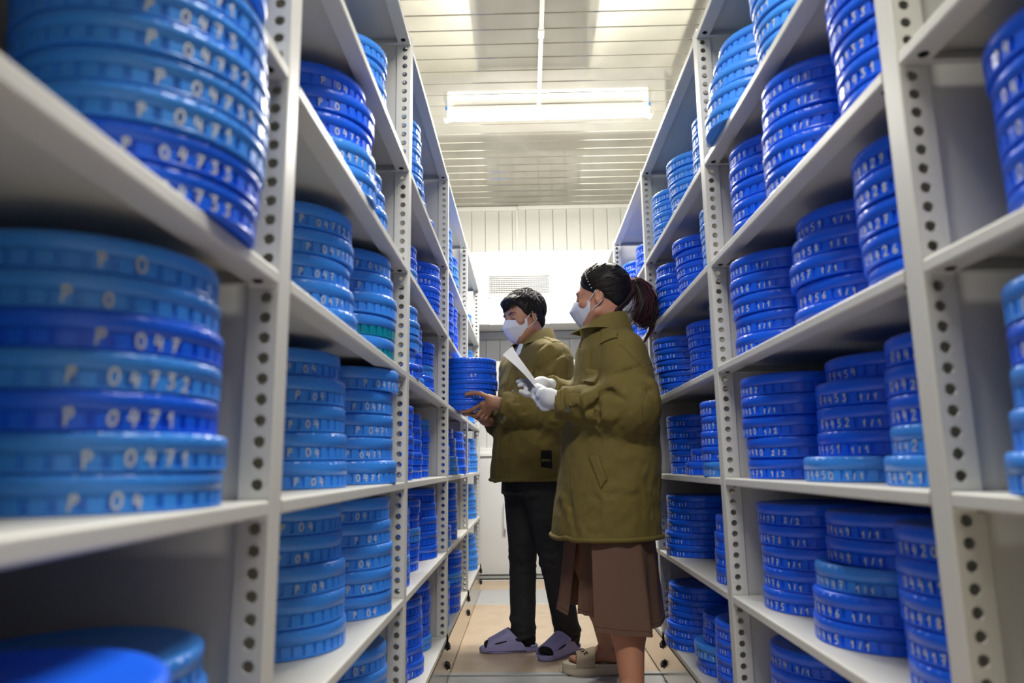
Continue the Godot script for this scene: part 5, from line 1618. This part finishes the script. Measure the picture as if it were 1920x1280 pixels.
	sandal(o, sh, Vector3(0.133, 0, -3.030), Vector3(1.0, 0, 0.02).normalized(), true)
	sandal(o, sh, Vector3(0.140, 0, -2.425), Vector3(1, 0, -0.42).normalized(), false)
	papers()

func coat_details(s: Sdf, ct: Node3D):
	collar(ct, Vector3(0.328, 0, -2.755), Vector3(-0.97, 0, 0.22), [1.320, 1.422, 1.335], [0.076, 0.078, 0.108], 0.22, 1.0)
	var g := Geo.new()
	# lapel and front edge
	g = Geo.new()
	patch(g, s, Vector3(0.19, 1.285, -2.70), Vector3(0.235, 1.285, -2.64), Vector3(0.205, 1.15, -2.60), Vector3(0.165, 1.15, -2.68), 5, 8, 0.006)
	part("lapel", g.mesh(M.olive), ct)
	g = Geo.new()
	seam(g, s, [Vector3(0.155, 0.973, -2.718), Vector3(0.128, 0.832, -2.753), Vector3(0.110, 0.711, -2.774), Vector3(0.093, 0.590, -2.735)], 0.0035)
	seam(g, s, [Vector3(0.168, 0.97, -2.666), Vector3(0.153, 0.774, -2.633), Vector3(0.143, 0.590, -2.612)])
	part("front_placket", g.mesh(M.olive), ct)
	# shoulder strap with its loop and snap
	var st := flap("shoulder_strap", ct, s, Vector3(0.296, 1.354, -2.670), Vector3(0.350, 1.339, -2.640), Vector3(0.344, 1.288, -2.564), Vector3(0.286, 1.272, -2.596), 0.007, 0.003)
	g = Geo.new(); patch(g, s, Vector3(0.292, 1.319, -2.639), Vector3(0.350, 1.318, -2.594), Vector3(0.346, 1.300, -2.570), Vector3(0.289, 1.300, -2.618), 5, 2, 0.014)
	part("strap_loop", g.mesh(M.olive), st)
	button(st, s, Vector3(0.325, 1.345, -2.655), 0.009)
	var fl := flap("pocket_flap", ct, s, Vector3(0.228, 1.190, -2.649), Vector3(0.271, 1.176, -2.597), Vector3(0.255, 1.110, -2.540), Vector3(0.204, 1.115, -2.600), 0.008, 0.010)
	button(fl, s, Vector3(0.218, 1.135, -2.61), 0.007)
	flap("pocket_welt", ct, s, Vector3(0.226, 0.859, -2.572), Vector3(0.257, 0.862, -2.549), Vector3(0.283, 0.778, -2.534), Vector3(0.259, 0.748, -2.532), 0.008)
	g = Geo.new()
	seam(g, s, [Vector3(0.349, 1.263, -2.550), Vector3(0.389, 1.214, -2.528), Vector3(0.426, 1.171, -2.531), Vector3(0.474, 1.201, -2.611)])
	seam(g, s, [Vector3(0.290, 1.270, -2.59), Vector3(0.285, 1.236, -2.585), Vector3(0.278, 1.160, -2.580), Vector3(0.272, 1.100, -2.515)])
	seam(g, s, [Vector3(0.448, 1.172, -2.547), Vector3(0.432, 1.109, -2.506), Vector3(0.405, 1.030, -2.459), Vector3(0.410, 0.957, -2.492)])
	seam(g, s, [Vector3(0.383, 0.936, -2.508), Vector3(0.435, 0.933, -2.536), Vector3(0.499, 0.933, -2.647)]); seam(g, s, [Vector3(0.387, 0.900, -2.543), Vector3(0.438, 0.896, -2.562), Vector3(0.497, 0.891, -2.646)])
	seam(g, s, [Vector3(0.128, 1.112, -2.56), Vector3(0.126, 1.07, -2.53), Vector3(0.122, 1.02, -2.55)])
	part("seam", g.mesh(M.stitch), ct)
	# cuff strap with two buttons
	var cs := flap("cuff_strap", ct, s, Vector3(0.190, 1.090, -2.519), Vector3(0.195, 1.045, -2.515), Vector3(0.143, 1.034, -2.524), Vector3(0.140, 1.080, -2.529), 0.006)
	button(cs, s, Vector3(0.156, 1.058, -2.523), 0.0115); button(ct, s, Vector3(0.151, 1.024, -2.527), 0.0105)
	# rolled hem
	g = Geo.new()
	var pts := []
	for k in 49:
		var w := TAU * k / 48
		pts.append(s.snap(Vector3(0.29 + 0.22 * cos(w), 0.575, -2.745 + 0.23 * sin(w))) + Vector3(0, -0.006, 0))
	g.tube(pts, 0.009, 8)
	part("hem", g.mesh(M.olive), ct)

func skirt(o: Node3D, sh: Transform3D):
	var ring := [[0.223, -2.52, 0.273], [0.31, -2.490, 0.263], [0.412, -2.495, 0.257], [0.408, -2.575, 0.260], [0.463, -2.60, 0.268], [0.495, -2.74, 0.28], [0.45, -2.86, 0.28], [0.35, -2.93, 0.28], [0.22, -2.93, 0.28], [0.125, -2.89, 0.290], [0.097, -2.80, 0.294], [0.150, -2.768, 0.275]]
	var top := [[0.222, -2.565], [0.30, -2.540], [0.385, -2.55], [0.395, -2.565], [0.45, -2.62], [0.47, -2.74], [0.43, -2.86], [0.34, -2.91], [0.23, -2.91], [0.17, -2.87], [0.15, -2.80], [0.195, -2.72]]
	panel(o, sh, top, ring, 60)
	panel(o, sh, [[0.198, -2.70], [0.215, -2.69], [0.25, -2.675], [0.30, -2.66]], [[0.184, -2.705, 0.294], [0.21, -2.695, 0.288], [0.245, -2.685, 0.281], [0.30, -2.67, 0.275]], 14)

func panel(o: Node3D, sh: Transform3D, top: Array, low: Array, nu: int):
	var ct := Curve3D.new(); var cl := Curve3D.new()
	for k in top.size():
		var q := [maxi(k - 1, 0), mini(k + 1, top.size() - 1)]
		var t0 := (Vector3(top[q[1]][0], 0, top[q[1]][1]) - Vector3(top[q[0]][0], 0, top[q[0]][1])) * 0.14
		ct.add_point(Vector3(top[k][0], 0.66, top[k][1]), -t0, t0)
		t0 = (Vector3(low[q[1]][0], low[q[1]][2], low[q[1]][1]) - Vector3(low[q[0]][0], low[q[0]][2], low[q[0]][1])) * 0.14
		cl.add_point(Vector3(low[k][0], low[k][2], low[k][1]), -t0, t0)
	var nv := 14
	var tp := []; var bs := []
	for j in nv + 1:
		for i in nu + 1:
			var u := float(i) / nu; var v := float(j) / nv
			var a := ct.sample_baked(ct.get_baked_length() * u); var b := cl.sample_baked(cl.get_baked_length() * u)
			var p := a.lerp(b, v)
			var out := Vector3(p.x - 0.30, 0, p.z + 2.76).normalized()
			p += out * (0.006 * sin(u * 31.0 + v * 2.0) * v + 0.004 * fn.get_noise_3d(p.x * 900, p.y * 500, p.z * 900))
			tp.append(p + out * 0.0015); bs.append(p - out * 0.0015)
	var g := Geo.new(); sheet(g, tp, bs, nu, nv)
	var m := part("skirt_panel", g.mesh(M.skirt), o, sh)
	g = Geo.new()
	var pts := []
	for i in nu + 1: pts.append(tp[(nv - 1) * (nu + 1) + i].lerp(tp[nv * (nu + 1) + i], 0.35))
	g.tube(pts, 0.0022, 5)
	part("skirt_hem", g.mesh(M.skirt), m)

func sandal(o: Node3D, sh: Transform3D, toe: Vector3, back: Vector3, letters: bool):
	var side := Vector3.UP.cross(back)
	var f := func(x: float, y: float, z: float) -> Vector3: return toe + back * x + side * z + Vector3(0, y, 0)
	var g := Geo.new()
	sole_mesh(g, foot_ring(0.255, 0.004), f, 0.0, 0.044)
	var so := part("sandal", g.mesh(M.cream), o, sh)
	g = Geo.new(); var pts := []
	for p in foot_ring(0.255, 0.0045): pts.append(f.call(p.x, 0.031, p.y))
	pts.append(pts[0]); g.tube(pts, 0.0016, 6); part("sole_welt", g.mesh(M.cream), so)
	var tp := []; var bs := []
	var nu := 20; var nv := 6
	for j in nv + 1:
		var v := float(j) / nv
		for i in nu + 1:
			var u := lerpf(-1.0, 1.0, float(i) / nu)
			var x := 0.056 + 0.075 * v - 0.004 * u * u
			var ca := absf(u) * PI * 0.5
			var z := signf(u) * 0.0485 * pow(sin(ca), 0.8)
			var y := 0.036 + (0.040 + 0.020 * v) * pow(cos(ca), 0.65)
			var p: Vector3 = f.call(x, y, z)
			var nn: Vector3 = (p - f.call(x + 0.008, 0.036, 0)).normalized()
			tp.append(p + nn * 0.005); bs.append(p)
	g = Geo.new(); sheet(g, tp, bs, nu, nv)
	var band := part("band", g.mesh(M.felt), so)
	if letters:
		for q in [["o", 0.082, 0.0, 0.10], ["r", 0.094, 0.0, 0.10]]:
			var tm := TextMesh.new(); tm.text = q[0]; tm.font_size = 40; tm.pixel_size = 0.00075; tm.depth = 0.0012; tm.material = M.sock
			var fnt := SystemFont.new(); fnt.font_names = PackedStringArray(["Droid Serif"]); fnt.font_weight = 700; tm.font = fnt
			var zz := -0.014 if q[0] == "o" else -0.037
			var yy := 0.089 if q[0] == "o" else 0.082
			# read from the outer side, running from the instep down the side
			var nrm: Vector3 = (side * zz * 1.2 + Vector3(0, 0.022, 0)).normalized()
			if nrm.dot(Vector3(0, 0, 1)) < 0: nrm.z = absf(nrm.z)
			var dn := (Vector3(0, -1, 0) - nrm * Vector3(0, -1, 0).dot(nrm)).normalized()
			var xa := (dn * 0.8 + back * 0.6).normalized(); xa = (xa - nrm * xa.dot(nrm)).normalized()
			part("letter", tm, band, Transform3D(Basis(xa, nrm.cross(xa), nrm), f.call(q[1], yy + 0.004, zz)))

func woman_hair(o: Node3D, sh: Transform3D, H: Transform3D, sl: float):
	var s := Sdf.new()
	cap_hair(s, H, sl, 0.006)
	s.ell(H * Vector3(0, -0.022, -0.066), Vector3(0.048, 0.038, 0.028), H.basis, 0.03)
	s.ell(H * Vector3(0, -0.045, 0.105), Vector3(0.10, 0.118, 0.085), H.basis, 0.010, 1)
	s.ell(H * Vector3(0, -0.070, 0.005), Vector3(0.11, 0.075, 0.050), H.basis, 0.010, 1)
	var g := Geo.new(); g.coloured = true; g.col = Color(0.010, 0.008, 0.008)
	nets(g, s, H.origin - Vector3(0.14, 0.13, 0.14), H.origin + Vector3(0.14, 0.17, 0.14), 0.004)
	var tie := Vector3(0.424, 1.556, -2.755)
	var lt := H.affine_inverse() * tie
	var r2 := RandomNumberGenerator.new(); r2.seed = 9
	# combed strands from the hairline to the tie, lying on the scalp
	for k in 900:
		var a := r2.randf_range(-1.0, 1.0)
		var start := Vector3(sin(a * 2.35) * 0.074 * sl, 0.070 + 0.046 * cos(a * 2.35) - 0.0, 0.0)
		# hairline: high over the brow, down past the ears to the nape
		var w := absf(a)
		var hl := [Vector3(0.0, 0.098, 0.058), Vector3(0.045, 0.080, 0.060), Vector3(0.068, 0.045, 0.040), Vector3(0.077, 0.030, 0.012), Vector3(0.078, 0.015, -0.022), Vector3(0.070, -0.025, -0.050), Vector3(0.048, -0.055, -0.078), Vector3(0.0, -0.062, -0.090)]
		var ff := w * 6.999; var i0 := int(ff)
		start = (hl[i0] as Vector3).lerp(hl[i0 + 1], ff - i0)
		start.x *= signf(a) * sl
		start = start.lerp(lt, r2.randf_range(0.0, 0.35))
		var pts := []
		var c := Vector3(0, 0.046, -0.022)
		var lift := r2.randf_range(0.004, 0.0095)
		for i in 9:
			var f := i / 8.0
			var p := start.lerp(lt, f)
			var d := p - c
			var e := (d / Vector3((0.077 + lift) * sl, 0.087 + lift, 0.096 + lift)).length()
			var on := c + d / maxf(e, 0.001)
			var wgt := smoothstep(1.0, 0.80, f)
			p = p.lerp(on, wgt)
			pts.append(H * p)
		var red := smoothstep(0.2, 1.0, (start.y - 0.02) * 12.0) * r2.randf()
		strand(g, pts, r2.randf_range(0.0016, 0.0027), Color(0.012 + 0.10 * red * red, 0.009 + 0.008 * red, 0.009 + 0.014 * red))
	# ponytail: out from the tie, over and down, with loose ends
	var paths := [
		[Vector3(0.418, 1.556, -2.765), Vector3(0.462, 1.560, -2.775), Vector3(0.496, 1.520, -2.78), Vector3(0.510, 1.460, -2.775), Vector3(0.500, 1.405, -2.77), Vector3(0.462, 1.372, -2.765)],
		[Vector3(0.418, 1.556, -2.765), Vector3(0.452, 1.545, -2.755), Vector3(0.470, 1.500, -2.75), Vector3(0.475, 1.45, -2.745), Vector3(0.455, 1.405, -2.745), Vector3(0.430, 1.385, -2.75)],
		[Vector3(0.418, 1.556, -2.765), Vector3(0.440, 1.552, -2.74), Vector3(0.435, 1.500, -2.725), Vector3(0.400, 1.460, -2.712), Vector3(0.362, 1.425, -2.70), Vector3(0.345, 1.375, -2.69)],
		[Vector3(0.418, 1.556, -2.765), Vector3(0.470, 1.555, -2.78), Vector3(0.512, 1.500, -2.785), Vector3(0.524, 1.430, -2.78), Vector3(0.508, 1.355, -2.77), Vector3(0.470, 1.300, -2.765)]]
	for k in 4:
		var c := Curve3D.new()
		for i in 6:
			var a: Vector3 = paths[k][maxi(i - 1, 0)]; var b: Vector3 = paths[k][mini(i + 1, 5)]
			c.add_point(paths[k][i], (a - b) * 0.17, (b - a) * 0.17)
		var pts := []; var rs := []
		var fat: float = [0.027, 0.030, 0.011, 0.010][k]
		for i in 15:
			var f := i / 14.0
			pts.append(c.sample_baked(c.get_baked_length() * f * 0.96))
			rs.append(fat * (0.28 + 0.72 * sin(clampf(f * 1.5, 0.0, 1.0) * PI * 0.5)) * (1.0 if f < 0.7 else 1.0 - 0.85 * (f - 0.7) / 0.3))
		g.col = Color(0.016, 0.009, 0.010)
		g.tube(pts, rs, 12, 0.85, Vector3(0.1, 0.2, 1))
	for k in 900:
		var which := 0
		var x := r2.randf()
		if x > 0.55: which = 1
		if x > 0.80: which = 2
		if x > 0.91: which = 3
		var c := Curve3D.new()
		var pth: Array = paths[which]
		var off: Vector3 = Vector3(r2.randfn(), r2.randfn(), r2.randfn()) * [0.015, 0.017, 0.006, 0.005][which]
		for i in 6:
			var f := sin(clampf(i / 4.2, 0.0, 1.0) * PI * 0.5)
			if which >= 2 and i > 3: f *= 0.7
			var p: Vector3 = pth[i] + off * f * (1.0 if i < 5 else 0.6) + Vector3(r2.randfn(), r2.randfn(), r2.randfn()) * 0.0018
			if i == 0: p += Vector3(r2.randfn(), r2.randfn(), r2.randfn()) * 0.0045
			var a: Vector3 = pth[maxi(i - 1, 0)]; var b: Vector3 = pth[mini(i + 1, 5)]
			c.add_point(p, (a - b) * 0.17, (b - a) * 0.17)
		var pts := []
		var ln := c.get_baked_length() * r2.randf_range(0.85, 1.0)
		for i in 11: pts.append(c.sample_baked(ln * i / 10.0))
		var red := r2.randf() * (1.0 if which == 2 or off.z > 0.0 else 0.45)
		strand(g, pts, r2.randf_range(0.0017, 0.0027), Color(0.014 + 0.075 * red * red, 0.009 + 0.006 * red, 0.010 + 0.012 * red))
	var hr := part("hair", g.mesh(M.hair), o, sh)
	g = Geo.new()
	var ax := (Vector3(0.45, 1.553, -2.772) - tie).normalized()
	var bt := Transform3D(Basis(Quaternion(Vector3.UP, ax)), tie)
	g.lathe([Vector2(0.010, -0.007), Vector2(0.0165, -0.006), Vector2(0.0185, 0.0), Vector2(0.0165, 0.006), Vector2(0.010, 0.007)], 18, bt, true)
	part("hair_tie", g.mesh(M.pink), hr)
	# row of small pearl beads over the ear
	for k in 8:
		var f := k / 7.0
		var p := Vector3(0.050 + 0.030 * f, 0.106 - 0.075 * f * (0.6 + 0.4 * f), 0.044 - 0.028 * f)
		var c := Vector3(0, 0.046, -0.022); var d := p - c
		var e := (d / Vector3(0.088 * sl, 0.098, 0.107)).length()
		p = c + d / e
		g = Geo.new()
		g.lathe([Vector2(0, -0.0028), Vector2(0.002, -0.002), Vector2(0.0028, 0), Vector2(0.002, 0.002), Vector2(0, 0.0028)], 8, Transform3D(Basis(), H * p), true)
		part("hair_bead", g.mesh(M.pearl), hr)

func papers():
	# printed sheets, held at the lower end, seen almost edge-on
	var t := thing("paper_sheet", "curled white printed paper held in the woman's gloved hands", "paper")
	var nu := 10; var nv := 18
	var tp := []; var bs := []
	for j in nv + 1:
		var v := float(j) / nv
		for i in nu + 1:
			var u := float(i) / nu
			var near := Vector3(0.066, 1.076, -2.622).lerp(Vector3(-0.086, 1.248, -2.662), v) + Vector3(0.006, 0.007, 0) * sin(v * PI)
			var ray := (near - Vector3(0, 0.829, 0)).normalized()
			var w := ray * (0.19 * u) + Vector3(0.040, 0.034, 0.0) * u * (0.08 + 0.95 * v * v) + Vector3(0.010, 0.010, 0) * sin(u * PI)
			var p := near + w
			tp.append(p + Vector3(-0.0005, -0.0005, 0.0)); bs.append(p + Vector3(0.0003, 0.0004, 0))
	var g := Geo.new(); sheet(g, tp, bs, nu, nv)
	part("sheet", g.mesh(M.paper), t)
	g = Geo.new()
	for q in [[6, 1, 3], [6, 4, 6], [10, 1, 4], [10, 5, 8], [13, 1, 5]]:
		for i in range(q[1], q[2]):
			var a: Vector3 = tp[q[0] * (nu + 1) + i]; var b: Vector3 = tp[q[0] * (nu + 1) + i + 1]
			var d: Vector3 = (tp[(q[0] + 1) * (nu + 1) + i] - a).normalized() * 0.004
			var n := (b - a).cross(d).normalized()
			var off := n * 0.0004
			if off.dot(tp[0] - bs[0]) < 0: off = -off
			g.quad(a + off, b + off, b + off + d, a + off + d, off.normalized())
	part("printed_lines", g.mesh(M.print), t)
